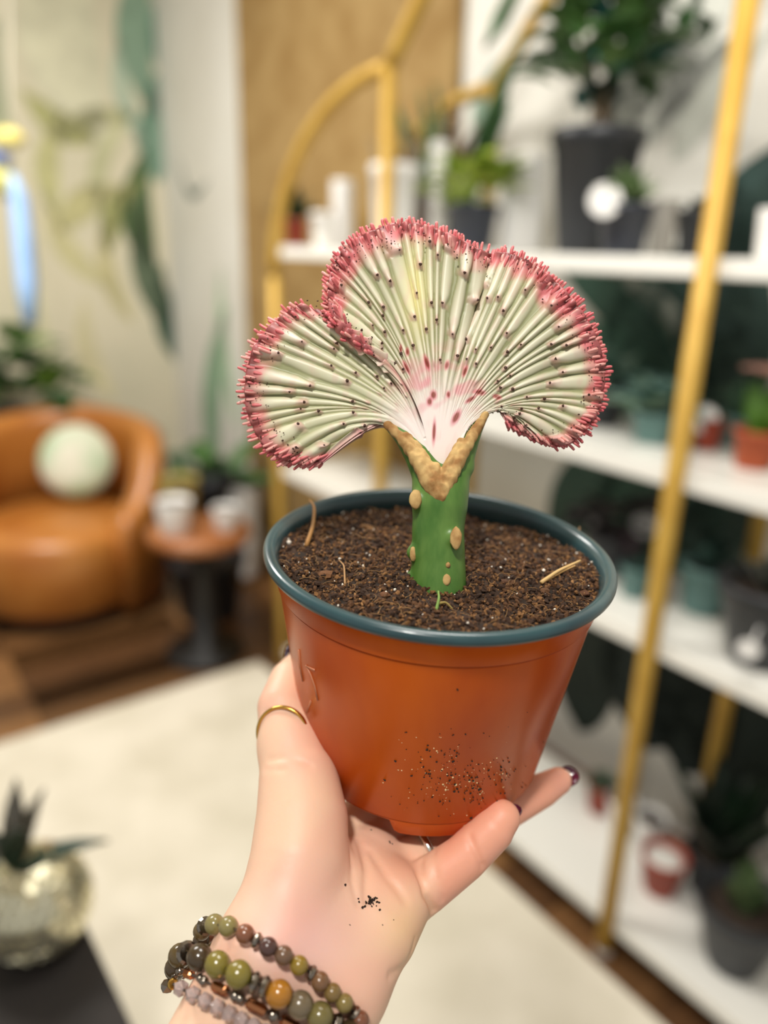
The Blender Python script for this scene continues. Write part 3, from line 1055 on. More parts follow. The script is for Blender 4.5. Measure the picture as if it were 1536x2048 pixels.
# scuff marks on the left of the pot
for pl in ([(612, 1330), (622, 1350), (630, 1372), (636, 1400)], [(598, 1300), (600, 1330), (606, 1362)], [(612, 1332), (630, 1340)], [(622, 1402), (614, 1425)]):
    pp = [pot_hit(*q) for q in pl]
    pp = [q for q in pp if q is not None]
    if len(pp) > 1:
        v, f = tube(pp, [0.00055] * len(pp), 6)
        obj('scuff_mark', v, f, mat('scuff', (190, 120, 85), 0.5), pot)

# ---- soil
SOILZ = -0.0042
M_soil = mat('soil', (58, 38, 22), 0.95, noise=(28, 18, 10), nscale=260, bump=0.9, bscale=500)
nr, na = 46, 150
rad = np.linspace(0, 0.0692, nr)
aa = np.linspace(0, 2 * np.pi, na, endpoint=False)
R_, A_ = np.meshgrid(rad, aa, indexing='ij')
x, y = R_ * np.cos(A_), R_ * np.sin(A_)
pp = np.stack([x, y], -1)


def soil_h(p2):
    r = np.hypot(p2[..., 0], p2[..., 1])
    h = SOILZ + 0.0012 * vnoise(p2, 90, 1) + 0.0008 * vnoise(p2, 260, 2) + 0.0005 * vnoise(p2, 700, 3)
    return h - 0.0055 * sstep(0.0, 0.075, p2[..., 1]) - 0.001 * sstep(0.06, 0.068, r)


v = np.stack([x, y, soil_h(pp)], -1).reshape(-1, 3)
f = [(i * na + j, i * na + (j + 1) % na, (i + 1) * na + (j + 1) % na, (i + 1) * na + j) for i in range(nr - 1) for j in range(na)]
soil = obj('soil', potw(v), f, M_soil, plant)
soil['label'] = 'dark brown crumbly potting soil'


def soil_points(n, seed, rmax=0.0684):
    g = np.random.default_rng(seed)
    r = rmax * np.sqrt(g.uniform(0.02, 1, n))
    a = g.uniform(0, 2 * np.pi, n)
    q = np.stack([r * np.cos(a), r * np.sin(a)], -1)
    return np.concatenate([q, (soil_h(q) + g.uniform(-0.0003, 0.0009, n))[:, None]], 1)


for k, (n, rgb, lo, hi) in enumerate([(3600, (86, 56, 31), .0004, .0012), (3200, (52, 32, 18), .0004, .0013), (1500, (124, 86, 48), .0003, .0010),
                                      (500, (156, 114, 70), .0003, .0008)]):
    g = np.random.default_rng(40 + k)
    s = g.uniform(lo, hi, n)[:, None] * g.uniform(0.5, 1.3, (n, 3))
    v, f = scatter(ico(1), soil_points(n, 20 + k), s, 50 + k)
    o = obj('soil_grain', potw(v), f, mat('grain%d' % k, rgb, 0.95), soil, smooth=False)
    o['kind'] = 'stuff'
g = np.random.default_rng(60)
s = g.uniform(.0003, .0006, 130)[:, None] * g.uniform(0.7, 1.2, (130, 3))
v, f = scatter(ico(1), soil_points(130, 61) + [0, 0, .0006], s, 62)
o = obj('perlite_grain', potw(v), f, mat('perlite', (225, 215, 200), 0.8), soil)
o['kind'] = 'stuff'
# fine root fibres
parts = []
for i in range(420):
    c = soil_points(1, 200 + i)[0]
    a = g.uniform(0, 6.28)
    L = g.uniform(.002, .007)
    bend = g.uniform(-.8, .8)
    t = np.linspace(-.5, .5, 5)
    q = np.stack([c[0] + L * t * np.cos(a + bend * t), c[1] + L * t * np.sin(a + bend * t), c[2] + .0006 + .0012 * (0.25 - t * t) * g.uniform(0, 3)], 1)
    parts.append(tube(q, 0.00011, 4, False))
v, f = join(parts)
o = obj('root_fibre', potw(v), f, mat('fibre', (150, 112, 68), 0.8), soil)
o['kind'] = 'stuff'


def soil_at(px, py, dz=0.0):
    o_ = (CAM - PC) @ POTM
    dv = ray(px, py) @ POTM
    t = (SOILZ - o_[2]) / dv[2]
    q = o_ + t * dv
    q[2] = soil_h(q[None, :2])[0] + dz
    return q


def straw(name, pts, r, rgb):
    q = np.array([soil_at(a, b, c) for a, b, c in pts])
    t = np.linspace(0, len(q) - 1, 14)
    q = np.stack([np.interp(t, range(len(q)), q[:, d]) for d in range(3)], 1)
    for _ in range(2):
        q[1:-1] = (q[:-2] + 2 * q[1:-1] + q[2:]) / 4
    v, f = tube(potw(q), r * np.linspace(1, 0.5, len(q)), 6)
    return obj(name, v, f, mat(name + '_m%d' % rgb[0], rgb, 0.7), soil)


straw('straw', [(612, 1098, .001), (626, 1075, .006), (628, 1058, .012), (618, 1045, .014)], .0011, (150, 106, 50))
straw('straw', [(690, 1170, .0008), (688, 1140, .002), (678, 1120, .001)], .0005, (168, 128, 84))
straw('twig', [(1082, 1168, .001), (1115, 1153, .003), (1158, 1138, .004)], .0009, (206, 170, 112))
straw('twig', [(1090, 1165, .001), (1125, 1150, .002), (1148, 1146, .003)], .0006, (190, 150, 92))
straw('twig', [(1155, 1085, .001), (1158, 1062, .006)], .0006, (170, 132, 88))
straw('seedling', [(872, 1225, .0006), (876, 1218, .004), (874, 1210, .006)], .0007, (120, 150, 70))
straw('seedling', [(875, 1220, .002), (890, 1217, .003), (905, 1222, .0015)], .0006, (140, 120, 60))
bv, bf = ico(2)
for i, (a, b, sx, rgb) in enumerate([(652, 1152, .0030, (112, 74, 44)), (770, 1195, .0022, (98, 62, 36)), (1010, 1165, .0018, (80, 50, 30)), (1090, 1180, .0022, (92, 60, 34)),
                                     (735, 1060, .0028, (120, 84, 46)), (950, 1212, .0016, (84, 54, 30)), (1170, 1178, .0022, (86, 52, 30)), (870, 1203, .002, (70, 42, 24))]):
    g2 = np.random.default_rng(300 + i)
    q = bv * (1 + .15 * g2.normal(size=(len(bv), 1))) * [sx, sx * .9, sx * .5]
    obj('bark_chip', potw(q + soil_at(a, b, sx * .3)), bf, mat('bark%d' % i, rgb, .9), soil, smooth=False)
for i, (a, b, r_) in enumerate([(578, 1084, .0011), (707, 1062, .0009), (610, 1090, .0006)]):
    obj('perlite', potw(bv * r_ * (1 + .12 * RNG.normal(size=(len(bv), 1))) + soil_at(a, b, r_ * .6)), bf, mat('perlite', (225, 215, 200), .8), soil)

# ---- green stem with two prongs
SB = potw(soil_at(878, 1162, -0.004))
sb = proj(SB)


def stem_depth(py):
    return float(np.interp(py, [820, 1000, 1165], [0.3118, 0.3125, sb[2]]))


def sp(px, py, r, dd=0.0):
    return (px, py, stem_depth(py) + dd, r)


def stem_sdf(p):
    f = chain_sdf(p, [sp(876, 1190, 58), sp(877, 1120, 53), sp(876, 1060, 52), sp(880, 1010, 53), sp(881, 985, 52)])
    a = chain_sdf(p, [sp(876, 1000, 46), sp(858, 950, 34), sp(835, 910, 27), sp(808, 875, 19), sp(782, 853, 12)])
    b = chain_sdf(p, [sp(886, 1000, 44), sp(908, 950, 32), sp(928, 905, 24), sp(950, 860, 15), sp(966, 836, 9)])
    f = smin(f, np.minimum(a, b), 0.004)
    for q in (sp(826, 1105, 13, -.002), sp(934, 935, 12), sp(832, 1000, 15, -.006), sp(909, 1075, 14, -.0095), sp(822, 1160, 14)):
        f = smin(f, np.linalg.norm(p - P(*q[:3]), axis=-1) - q[3] * q[2] / FPX, 0.003)
    return f


def build_sdf(fn, pts, h, pad, extra=None):
    """mesh an SDF over the bounding box of pts (in camera axes)"""
    C = np.stack([RGT, UPV, -FWD], 1)
    q = (np.array([P(*a[:3]) for a in pts]) - CAM) @ C
    lo, hi = q.min(0) - pad, q.max(0) + pad
    n = np.ceil((hi - lo) / h).astype(int) + 1
    ax = [lo[i] + h * np.arange(n[i]) for i in range(3)]
    st = 4                                      # coarse pass first, then only the cells near the surface
    nc_ = -(-n // st) + 1
    axc = [lo[i] + h * st * (np.arange(nc_[i]) + .5) for i in range(3)]
    Gc = np.stack(np.meshgrid(*axc, indexing='ij'), -1)
    Fc_ = fn(Gc.reshape(-1, 3) @ C.T + CAM).reshape(tuple(nc_))
    F = np.repeat(np.repeat(np.repeat(Fc_, st, 0), st, 1), st, 2)[:n[0], :n[1], :n[2]].copy()
    idx_ = np.argwhere(np.abs(F) < h * st * 1.6)
    for q0 in range(0, len(idx_), 400000):
        ii = idx_[q0:q0 + 400000]
        F[tuple(ii.T)] = fn((lo + h * ii) @ C.T + CAM)
    V, Q = surface_nets(F.astype(float), lo, h)
    return V @ C.T + CAM, Q


V, Q = build_sdf(stem_sdf, [sp(780, 820, 1), sp(970, 1200, 1), (870, 1000, .345, 1), (870, 1000, .29, 1)], 0.0006, 0.012)
V = relax(V, Q, 2)
M_stem = mat('stem_green', (68, 110, 40), 0.38, noise=(96, 132, 58), nscale=90, bump=0.08, bscale=300, sss=0.08, stretch=(1.6, 1.6, .5))
stem = obj('stem', V, Q, M_stem, plant)
stem['label'] = 'thick green rootstock stem split into two prongs'


def stem_hit(px, py, fn=None):
    ts = np.linspace(0.27, 0.40, 900)
    q = CAM + ts[:, None] * ray(px, py)
    s = (fn or stem_sdf)(q)
    k = np.argmax(s < 0)
    return q[k] if s[k] < 0 else None


M_scab = mat('dry_scab', (205, 170, 110), 0.8, noise=(150, 106, 56), nscale=160, bump=0.5, bscale=420)


def scab_sdf(p):
    a = chain_sdf(p, [sp(879, 992, 16, -.0085), sp(862, 965, 20, -.008), sp(840, 925, 17, -.0065), sp(818, 893, 13, -.0045), sp(795, 868, 10, -.003), sp(775, 850, 9, -.002)])
    b = chain_sdf(p, [sp(881, 992, 16, -.0085), sp(902, 955, 14, -.008), sp(922, 915, 12, -.0065), sp(941, 877, 11, -.0045), sp(958, 850, 10, -.003), sp(970, 830, 8, -.0015)])
    c = np.minimum(chain_sdf(p, [sp(874, 965, 17, -.0080), sp(868, 936, 13, -.0070)]), chain_sdf(p, [sp(884, 968, 15, -.0080), sp(900, 925, 11, -.0066), sp(922, 885, 9, -.004)]))
    c = np.minimum(c, chain_sdf(p, [sp(860, 940, 13, -.007), sp(836, 897, 10, -.0045), sp(812, 870, 7, -.003)]))
    f = np.minimum(np.minimum(a, b), c)
    return f + 0.0003 * vnoise(p, 1500, 5)


V, Q = build_sdf(scab_sdf, [sp(770, 825, 1), sp(975, 1000, 1), (870, 1000, .335, 1), (870, 1000, .295, 1)], 0.0005, 0.006)
V = relax(V, Q, 1)
scab = obj('graft_scab', V, Q, M_scab, stem)
scab['label'] = 'dry tan scab along the V-shaped graft'
for i, (a, b, w, h_) in enumerate([(831, 998, 13, 20), (912, 1076, 12, 24), (896, 1130, 5, 6), (893, 1160, 9, 12), (826, 1108, 7, 16)]):
    h = stem_hit(a, b)
    if h is None:
        continue
    d = (h - CAM) @ FWD / FPX
    g2 = np.random.default_rng(70 + i)
    q = bv * (1 + .06 * g2.normal(size=(len(bv), 1)))
    q = h + RGT * (q[:, 0:1] * w * d) + UPV * (q[:, 1:2] * h_ * d) - FWD * (q[:, 2:3] * 4.5 * d)
    obj('leaf_scar', q, bf, M_scab, stem)

# ---- crest: fan-shaped sheets of ribs
CD = 0.312                                                   # depth of the fan plane
PXM = CD / FPX                                               # metres per pixel there
MAIN = [((856, 915), (838, 800), (800, 735), (745, 708)), ((857, 915), (838, 790), (770, 700), (672, 648)),
        ((859, 920), (845, 780), (772, 650), (655, 580)), ((862, 922), (850, 770), (775, 610), (685, 505)),
        ((866, 926), (858, 760), (812, 610), (748, 462)), ((870, 930), (866, 760), (845, 610), (824, 450)),
        ((874, 934), (878, 760), (888, 630), (902, 472)), ((880, 938), (890, 770), (935, 660), (966, 505)),
        ((886, 940), (900, 780), (975, 650), (1028, 512)), ((890, 938), (908, 790), (1010, 680), (1108, 562)),
        ((894, 934), (915, 800), (1030, 720), (1178, 650)), ((898, 928), (922, 805), (1050, 760), (1206, 738)),
        ((902, 922), (930, 805), (1050, 785), (1192, 826)), ((906, 916), (940, 800), (1030, 785), (1138, 886)),
        ((910, 910), (950, 797), (1005, 780), (1072, 878)), ((914, 905), (955, 800), (985, 788), (1012, 842))]
LEFT = [((858, 905), (832, 800), (775, 740), (660, 650)), ((856, 905), (825, 805), (745, 722), (606, 615)),
        ((852, 905), (820, 808), (722, 735), (552, 645)), ((849, 905), (818, 812), (700, 752), (508, 700)),
        ((847, 905), (815, 815), (690, 770), (492, 765)), ((845, 905), (812, 817), (690, 788), (497, 828)),
        ((843, 905), (808, 818), (700, 800), (524, 884)), ((841, 905), (803, 818), (712, 812), (570, 920)),
        ((839, 905), (797, 818), (732, 825), (615, 926)), ((837, 905), (793, 820), (755, 832), (645, 925))]


def key_interp(keys, u):
    K = np.array(keys, float).reshape(len(keys), -1)
    s = np.clip(u, 0, 1) * (len(keys) - 1)
    i = np.clip(np.floor(s).astype(int), 0, len(keys) - 2)
    t = (s - i)[:, None]
    p0, p1, p2, p3 = K[np.maximum(i - 1, 0)], K[i], K[i + 1], K[np.minimum(i + 2, len(K) - 1)]
    return (0.5 * (2 * p1 + (p2 - p0) * t + (2 * p0 - 5 * p1 + 4 * p2 - p3) * t ** 2 + (3 * p1 - p0 - 3 * p2 + p3) * t ** 3)).reshape(-1, 4, 2)


def bez(B, v):
    v = v[None, :, None]
    return ((1 - v) ** 3 * B[:, 0:1] + 3 * v * (1 - v) ** 2 * B[:, 1:2] + 3 * v * v * (1 - v) * B[:, 2:3] + v ** 3 * B[:, 3:4])


def arc_u(keys, n):
    """u samples evenly spaced along the outer edge"""
    u = np.linspace(0, 1, 900)
    e = key_interp(keys, u)[:, 3]
    s = np.concatenate([[0], np.cumsum(np.linalg.norm(np.diff(e, axis=0), axis=1))])
    return np.interp(np.linspace(0, s[-1], n), s, u), s[-1]


def toward(which, u, v, px, py):
    """how far (px) the sheet stands out of the fan plane towards the viewer"""
    z = -14 * ((px - 870) / 380.0) ** 2 * v
    if which == 'main':
        s = u * 15
        z = z + 34 * v ** 2 * np.exp(-((s - 0.3) / 1.3) ** 2)            # left fold lies over the left lobe
        z = z - 46 * sstep(.35, 1, v) * np.exp(-((s - 7.35) / 0.42) ** 2)   # cleft between middle and right lobe
        z = z + 16 * v ** 3 * np.exp(-((s - 9.0) / 1.2) ** 2)
        z = z - 12 * v ** 2 * np.exp(-((s - 5.5) / 1.5) ** 2)
        z = z + 8 * v * np.sin(s * 2.1) * sstep(.5, 1, v)
    else:
        s = u * 9
        z = z - 26 * v * np.exp(-((s - 0.0) / 1.0) ** 2) + 6 * v * np.sin(s * 2.0 + 1)
    return z


C_ridge, C_valley, C_pink, C_white = lin((238, 232, 206)), lin((142, 144, 100)), lin((214, 112, 118)), lin((240, 226, 218))
C_tip, C_yel, C_mag, C_les = lin((226, 176, 168)), lin((238, 228, 160)), lin((214, 70, 104)), lin((124, 40, 22))
LES = [(812, 738, 4, 16, -.45), (801, 700, 3, 9, 0), (814, 706, 4, 9, 0), (853, 728, 5, 16, -.3), (893, 733, 4, 10, .2), (866, 792, 7, 10, 0), (896, 791, 4, 7, 0),
       (911, 836, 7, 17, .5), (958, 786, 12, 6, .1), (993, 795, 9, 5, .3), (940, 800, 13, 4, -.6), (930, 745, 4, 12, .4), (867, 865, 4, 25, .05), (858, 805, 6, 9, 0)]


def px_at(px, py, out):
    return P(px, py, CD - out * PXM)


def make_sheet(which, keys, nrib, seed):
    g = np.random.default_rng(seed)
    per = 12
    nu, nv = nrib * per + 1, 170
    us, L = arc_u(keys, nu)
    vs = np.linspace(0, 1, nv)
    B = key_interp(keys, us)
    XY = bez(B, vs)                                         # (nu, nv, 2) pixels
    U, Vv = np.meshgrid(us, vs, indexing='ij')
    ph = np.linspace(0, nrib, nu)
    ph = ph + 0.30 * np.sin(ph * 0.9 + seed) + 0.18 * np.sin(ph * 2.3)      # uneven ribs
    ph = ph[:, None] + 0.35 * np.sin(Vv * 5 + ph[:, None] * .35) * Vv * 0.5
    rib = np.floor(ph).astype(int)
    fr = ph - rib
    s = 2 * np.abs(fr - .5)
    nr_ = rib.max() + 3
    off = (np.arange(nr_) % 2) * 0.5 + g.uniform(-.16, .16, nr_)
    per_v = 0.27 + g.uniform(-.03, .03, nr_)
    o_, p_ = off[rib], per_v[rib]
    w = ((Vv - 0.30) / p_ + o_) % 1.0
    prof = (1 - 0.60 * w ** .8) * sstep(0, .09, w) + (1 - sstep(0, .09, w)) * 0.40
    wid = .50 + .38 * sstep(0, .30, w) - .16 * sstep(.55, 1, w)
    ridge = np.sqrt(np.clip(1 - (s / wid) ** 2, 0, 1)) * .85 + .15 * (1 - s)
    spac = np.linalg.norm(np.diff(XY, axis=0, append=XY[-1:] * 2 - XY[-2:-1]), axis=-1) * per     # local rib spacing in px
    amp = np.clip(spac, 0, 34) * 0.66 * sstep(.16, .46, Vv)
    taper = 1 - 0.35 * sstep(.9, 1, Vv)
    H = amp * ridge * prof * taper
    lump = np.exp(-((w - 0.06) / .07) ** 2) * np.exp(-(s / .7) ** 2) * sstep(.25, .45, Vv)
    H = H + lump * np.clip(spac, 0, 28) * .20
    th = np.interp(Vv, [0, .2, .5, 1], [17, 13, 6, 5])
    kk_ = 15 if which == 'main' else 9
    eu = np.minimum(U, 1 - U) * kk_
    ef = 1 - (1 - np.sqrt(sstep(-.02, .45, eu))) * sstep(.1, .3, Vv) * .9
    th, H = th * ef, H * ef
    base_out = toward(which, U, Vv, XY[..., 0], XY[..., 1])
    centre = CAM + ((XY[..., 0:1] - CXP) / FPX * RGT - (XY[..., 1:2] - CYP) / FPX * UPV + FWD) * (CD - base_out * PXM)[..., None]
    du, dv = np.gradient(centre, axis=0), np.gradient(centre, axis=1)
    N = np.cross(du, dv)
    N /= np.linalg.norm(N, axis=-1)[..., None] + 1e-15
    if N[nu // 2, nv // 2] @ FWD > 0:
        N = -N
    front = centre + N * ((th + H) * PXM)[..., None]
    back = centre - N * ((th + H * .9) * PXM)[..., None]
    # pigment, plus darkened gaps along the outer edge
    px, py = XY[..., 0], XY[..., 1]
    q2 = np.stack([px, py], -1)
    rmix = np.clip(ridge * prof * 1.25, 0, 1)[..., None]
    c = C_valley * (1 - rmix) + C_ridge * rmix
    gn = sstep(-.3, .9, vnoise(q2, .012, 8))[..., None] * .35
    c = c * (1 - gn) + lin((206, 206, 164)) * gn
    ye = np.exp(-((px - (835 - (700 - py) * .05)) / 26) ** 2 - ((py - 590) / 90) ** 2)[..., None] * (.75 if which == 'main' else 0)
    c = c * (1 - ye) + C_yel * ye
    neck = (1 - sstep(.18, .52, Vv))[..., None]
    c = c * (1 - neck) + C_white * neck
    nk = np.exp(-((px - 880) / 75) ** 2 - ((py - 770) / 60) ** 2) * sstep(-.1, .9, vnoise(q2, .06, 9) + .4 * vnoise(q2, .2, 10))
    nk = np.clip(nk * .75, 0, 1)[..., None]
    c = c * (1 - nk) + lin((226, 130, 146)) * nk
    tipm = (lump * .75)[..., None]
    c = c * (1 - tipm) + C_tip * tipm
    blush = sstep(.15, .9, vnoise(q2, .11, 15))[..., None] * .28 * rmix
    c = c * (1 - blush) + lin((222, 168, 164)) * blush
    width = 0.905 - (which == 'main') * (0.05 * np.exp(-((U * 15 - 3) / 2.2) ** 2) + 0.05 * np.exp(-((U * 15 - 9.3) / 1.3) ** 2))
    rimm = (sstep(width, width + .10, Vv + .025 * vnoise(q2, .08, 12)) * .92)[..., None]
    c = c * (1 - rimm) + C_pink * rimm
    dk_ = (sstep(.955, .985, Vv) * (1 - .6 * rmix[..., 0]))[..., None]  # edge tissue darkened so the gaps between leaflets come out dark
    c = c * (1 - dk_) + lin((120, 52, 48)) * dk_
    for k, e in ((0, U * (15 if which == 'main' else 9)), (1, (1 - U) * (15 if which == 'main' else 9))):
        em = (np.exp(-(e / .22) ** 2) * .6 * sstep(.3, .5, Vv))[..., None]
        c = c * (1 - em) + lin((222, 140, 146)) * em
    for (lx, ly, a, b, rot) in LES:
        X, Y = px - lx, py - ly
        Xr, Yr = X * math.cos(rot) + Y * math.sin(rot), -X * math.sin(rot) + Y * math.cos(rot)
        d = np.sqrt((Xr / a) ** 2 + (Yr / b) ** 2)
        halo = (1 - sstep(.6, 1.5, d))[..., None] * .62
        c = c * (1 - halo) + C_mag * halo
        core = (1 - sstep(.45, .85, d))[..., None] * .85
        c = c * (1 - core) + lin((132, 60, 34)) * core
    n = nu * nv
    V = np.concatenate([front.reshape(-1, 3), back.reshape(-1, 3)])
    I = np.arange(n).reshape(nu, nv)
    qf = np.stack([I[:-1, :-1], I[1:, :-1], I[1:, 1:], I[:-1, 1:]], -1).reshape(-1, 4)
    qb = (qf + n)[:, ::-1]
    strips = []
    for line in (I[:, -1], I[0, ::-1], I[-1, :], I[::-1, 0]):
        strips.append(np.stack([line[:-1], line[1:], line[1:] + n, line[:-1] + n], -1))
    F = np.concatenate([qf, qb] + strips)
    # orientation: the front must face the viewer
    a, b_, d_ = front[nu // 2, nv // 2], front[nu // 2 + 1, nv // 2], front[nu // 2, nv // 2 + 1]
    if np.cross(b_ - a, d_ - a) @ FWD > 0:
        F = F[:, ::-1]
    cols = np.concatenate([c.reshape(-1, 3)] * 2)
    # spine places on the front
    spines = []
    for r in range(int(ph[:, nv // 2].min()) + 1, int(ph[:, nv // 2].max())):
        for kk in range(-2, 6):
            vk = 0.30 + (kk - off[r] + .06) * per_v[r]
            if 0.30 < vk < 0.93:
                j = int(round(vk * (nv - 1)))
                i = int(np.argmin(np.abs(ph[:, j] - (r + .5))))
                if spac[i, j] > 9:
                    spines.append((front[i, j], N[i, j], unit(front[i, j] - front[i, max(j - 4, 0)])))
    return V, F, cols, spines, dict(us=us, front=front, centre=centre, N=N, L=L, nv=nv)


M_crest = mat('crest_flesh', (225, 222, 195), 0.42, attr='Pigment', sss=0.06, bump=0.06, bscale=900)
crest = None
spine_parts = []
cone_v, cone_f = lathe([(1.0, 0), (.95, .35), (.45, .9), (.0, 1.6)], 7)
SH = {}
allV, allF, allC, o_ = [], [], [], 0
for which, keys, nrib, seed in (('left', LEFT, 16, 3), ('main', MAIN, 44, 5)):
    V, F, Cc, spn, info = make_sheet(which, keys, nrib, seed)
    SH[which] = info
    allV.append(V)
    allF.append(F + o_)
    allC.append(Cc)
    o_ += len(V)
    spine_parts += spn
crest = obj('crest', np.concatenate(allV), np.concatenate(allF), M_crest, plant, cols=np.concatenate(allC))
crest['label'] = 'cream and sage ribbed fan crest with pink blush'
M_spine = mat('spine_brown', (66, 36, 20), 0.6)
parts = []
g = np.random.default_rng(77)
for (p, n, t) in spine_parts:
    z = unit(n * 1.0 - t * .8 + .25 * g.normal(size=3))
    x = unit(np.cross(z, [0.3, .5, .8]))
    y = np.cross(z, x)
    s = g.uniform(.00045, .00078)
    parts.append((p - z * s * .5 + (cone_v * s) @ np.stack([x, y, z]), cone_f))
v, f = join(parts)
o = obj('spines', v, f, M_spine, crest)
o['kind'] = 'stuff'

# ---- pink leaflets crowding the crest edge
M_leaflet = mat('leaflet_pink', (222, 130, 130), 0.4, noise=(238, 190, 172), nscale=420, sss=0.08)
M_leaflet2 = mat('leaflet_rose', (204, 86, 96), 0.4, noise=(226, 140, 134), nscale=420, sss=0.08)
leaf_me = []
for k, mt_ in enumerate((M_leaflet, M_leaflet2)):
    t = np.linspace(0, 1, 6)
    path = np.stack([0.06 * np.sin(t * 2.5 + k), 0.03 * t * 0, t], 1)
    v, f = tube(path, np.array([.13, .15, .155, .155, .15, .11]), 7)
    leaf_me.append(mesh_data('leaflet', v, f, mt_))
g = np.random.default_rng(91)
n_leaf, back_parts = 0, []
for which, step, keys in (('left', 7.6, LEFT), ('main', 7.6, MAIN)):
    I = SH[which]
    n = int(I['L'] / step)
    for row in range(3):
        for q in range(n):
            a = int((q + .5 + g.uniform(-.3, .3)) / n * (len(I['us']) - 1))
            u = I['us'][a]
            if which == 'main' and u * 15 < .9 and q % 4:
                continue
            j = I['nv'] - 1 - (g.integers(7, 13) if row == 0 else g.integers(0, 4))
            N, T = I['N'][a, j], unit(I['front'][a, j] - I['front'][a, j - 6])
            if row == 0:
                p = I['front'][a, j] - N * .0008
                d = unit(T + N * g.uniform(.05, .35) + .07 * g.normal(size=3))
                ln = g.uniform(.0040, .0052)
            elif row == 1:
                p = I['centre'][a, j]
                d = unit(T + N * g.uniform(-.1, .3) + .08 * g.normal(size=3))
                ln = g.uniform(.0030, .0042)
            else:
                p = 2 * I['centre'][a, j] - I['front'][a, j]
                d = unit(T - N * g.uniform(.1, .6) + .1 * g.normal(size=3))
                ln = g.uniform(.0024, .0034)
            if which == 'left':
                ln *= 1.15
            w = g.uniform(.0036, .0048)
            x = unit(np.cross(d, [.2, .9, .4]))
            y = np.cross(d, x)
            if row < 2 and n_leaf < 300 and not (row == 1 and which == 'main' and q % 2 == 0):
                inst('leaflet', leaf_me[int(g.random() < .45)], crest, p, basis_quat(x, y, d), (w, w, ln))
                n_leaf += 1
            else:
                vv = np.array([list(c.co) for c in leaf_me[0].vertices]) * [w, w, ln]
                back_parts.append((p + vv @ np.stack([x, y, d]), [tuple(z.vertices) for z in leaf_me[0].polygons]))
v, f = join(back_parts)
o = obj('rear_leaflets', v, f, M_leaflet2, crest)
o['kind'] = 'stuff'
# dry brown specks between the leaflets
pts = []
for which in SH:
    I = SH[which]
    for q in range(120 if which == 'left' else 300):
        a = g.integers(0, len(I['us']))
        j = I['nv'] - 1 - g.integers(0, 16)
        pts.append(I['front'][a, j] + I['N'][a, j] * g.uniform(0, .0014) + .0012 * g.normal(size=3) * [1, 0, 1])
s = g.uniform(.00018, .00045, (len(pts), 1)) * g.uniform(.6, 1.2, (len(pts), 3))
v, f = scatter(ico(1), np.array(pts), s, 8)
o = obj('dry_specks', v, f, M_spine, crest)
o['kind'] = 'stuff'

# ================================================================ HAND
M_skin = mat('skin', (240, 196, 166), 0.48, attr='Pigment', bump=0.35, bscale=560, sss=0.2)
THUMB = [(566, 1850, .296, 98), (598, 1720, .308, 98), (604, 1640, .318, 92), (598, 1560, .328, 80), (582, 1490, .337, 64), (566, 1415, .346, 51), (582, 1362, .359, 43), (600, 1330, .370, 32)]
HYPO = [(680, 1950, .294, 88), (752, 1860, .306, 84), (785, 1805, .315, 76)]
MIDP = [(630, 1900, .298, 95), (690, 1800, .318, 95), (735, 1735, .335, 80), (760, 1720, .340, 60)]
PINKY = [(815, 1795, .323, 56), (850, 1774, .3225, 51), (928, 1716, .3225, 45), (985, 1660, .3235, 42), (1004, 1636, .325, 36)]
RING = [(748, 1745, .331, 56), (800, 1728, .335, 47), (872, 1697, .3405, 38), (1000, 1628, .356, 37), (1085, 1580, .366, 33), (1116, 1562, .3675, 27)]
MIDL = [(728, 1715, .340, 50), (850, 1608, .362, 38), (960, 1562, .388, 37), (1010, 1532, .404, 30)]
INDX = [(690, 1690, .342, 55), (770, 1570, .374, 40), (850, 1528, .405, 37), (905, 1498, .424, 30)]
ARM_A = [(530, 1920, .287, 108), (420, 2130, .276, 112), (300, 2380, .268, 120), (190, 2620, .262, 126), (10, 2960, .252, 138)]
ARM_B = [(672, 1985, .290, 92), (560, 2220, .278, 98), (440, 2450, .270, 110), (330, 2690, .264, 120), (160, 3040, .254, 134)]
CREASES = []


def hand_sdf(p, creases=True):
    arm = smin(chain_sdf(p, ARM_A), chain_sdf(p, ARM_B), .016)
    f = smin(arm, smin(chain_sdf(p, THUMB[:5]), chain_sdf(p, HYPO), .010), .012)
    f = smin(f, chain_sdf(p, MIDP), .010)
    f = smin(f, chain_sdf(p, THUMB[4:]), .004)
    fing = chain_sdf(p, PINKY)
    fing = smin(fing, chain_sdf(p, RING), .0016)
    fing = smin(fing, chain_sdf(p, MIDL), .0014)
    fing = smin(fing, chain_sdf(p, INDX), .0014)
    f = smin(f, fing, .0024)
    if creases:
        for pts, wd_, dp in CREASES:
            d = None
            for a, b in zip(pts[:-1], pts[1:]):
                e = sd_capsule(p, a, b, 0, 0)
                d = e if d is None else np.minimum(d, e)
            f = f + 1.4 * dp * np.exp(-(d / wd_) ** 2)
    return f


def hand_hit(px, py):
    ts = np.linspace(0.20, 0.46, 1000)
    q = CAM + ts[:, None] * ray(px, py)
    s = hand_sdf(q, False)
    k = np.argmax(s < 0)
    return q[k] if s[k] < 0 else None


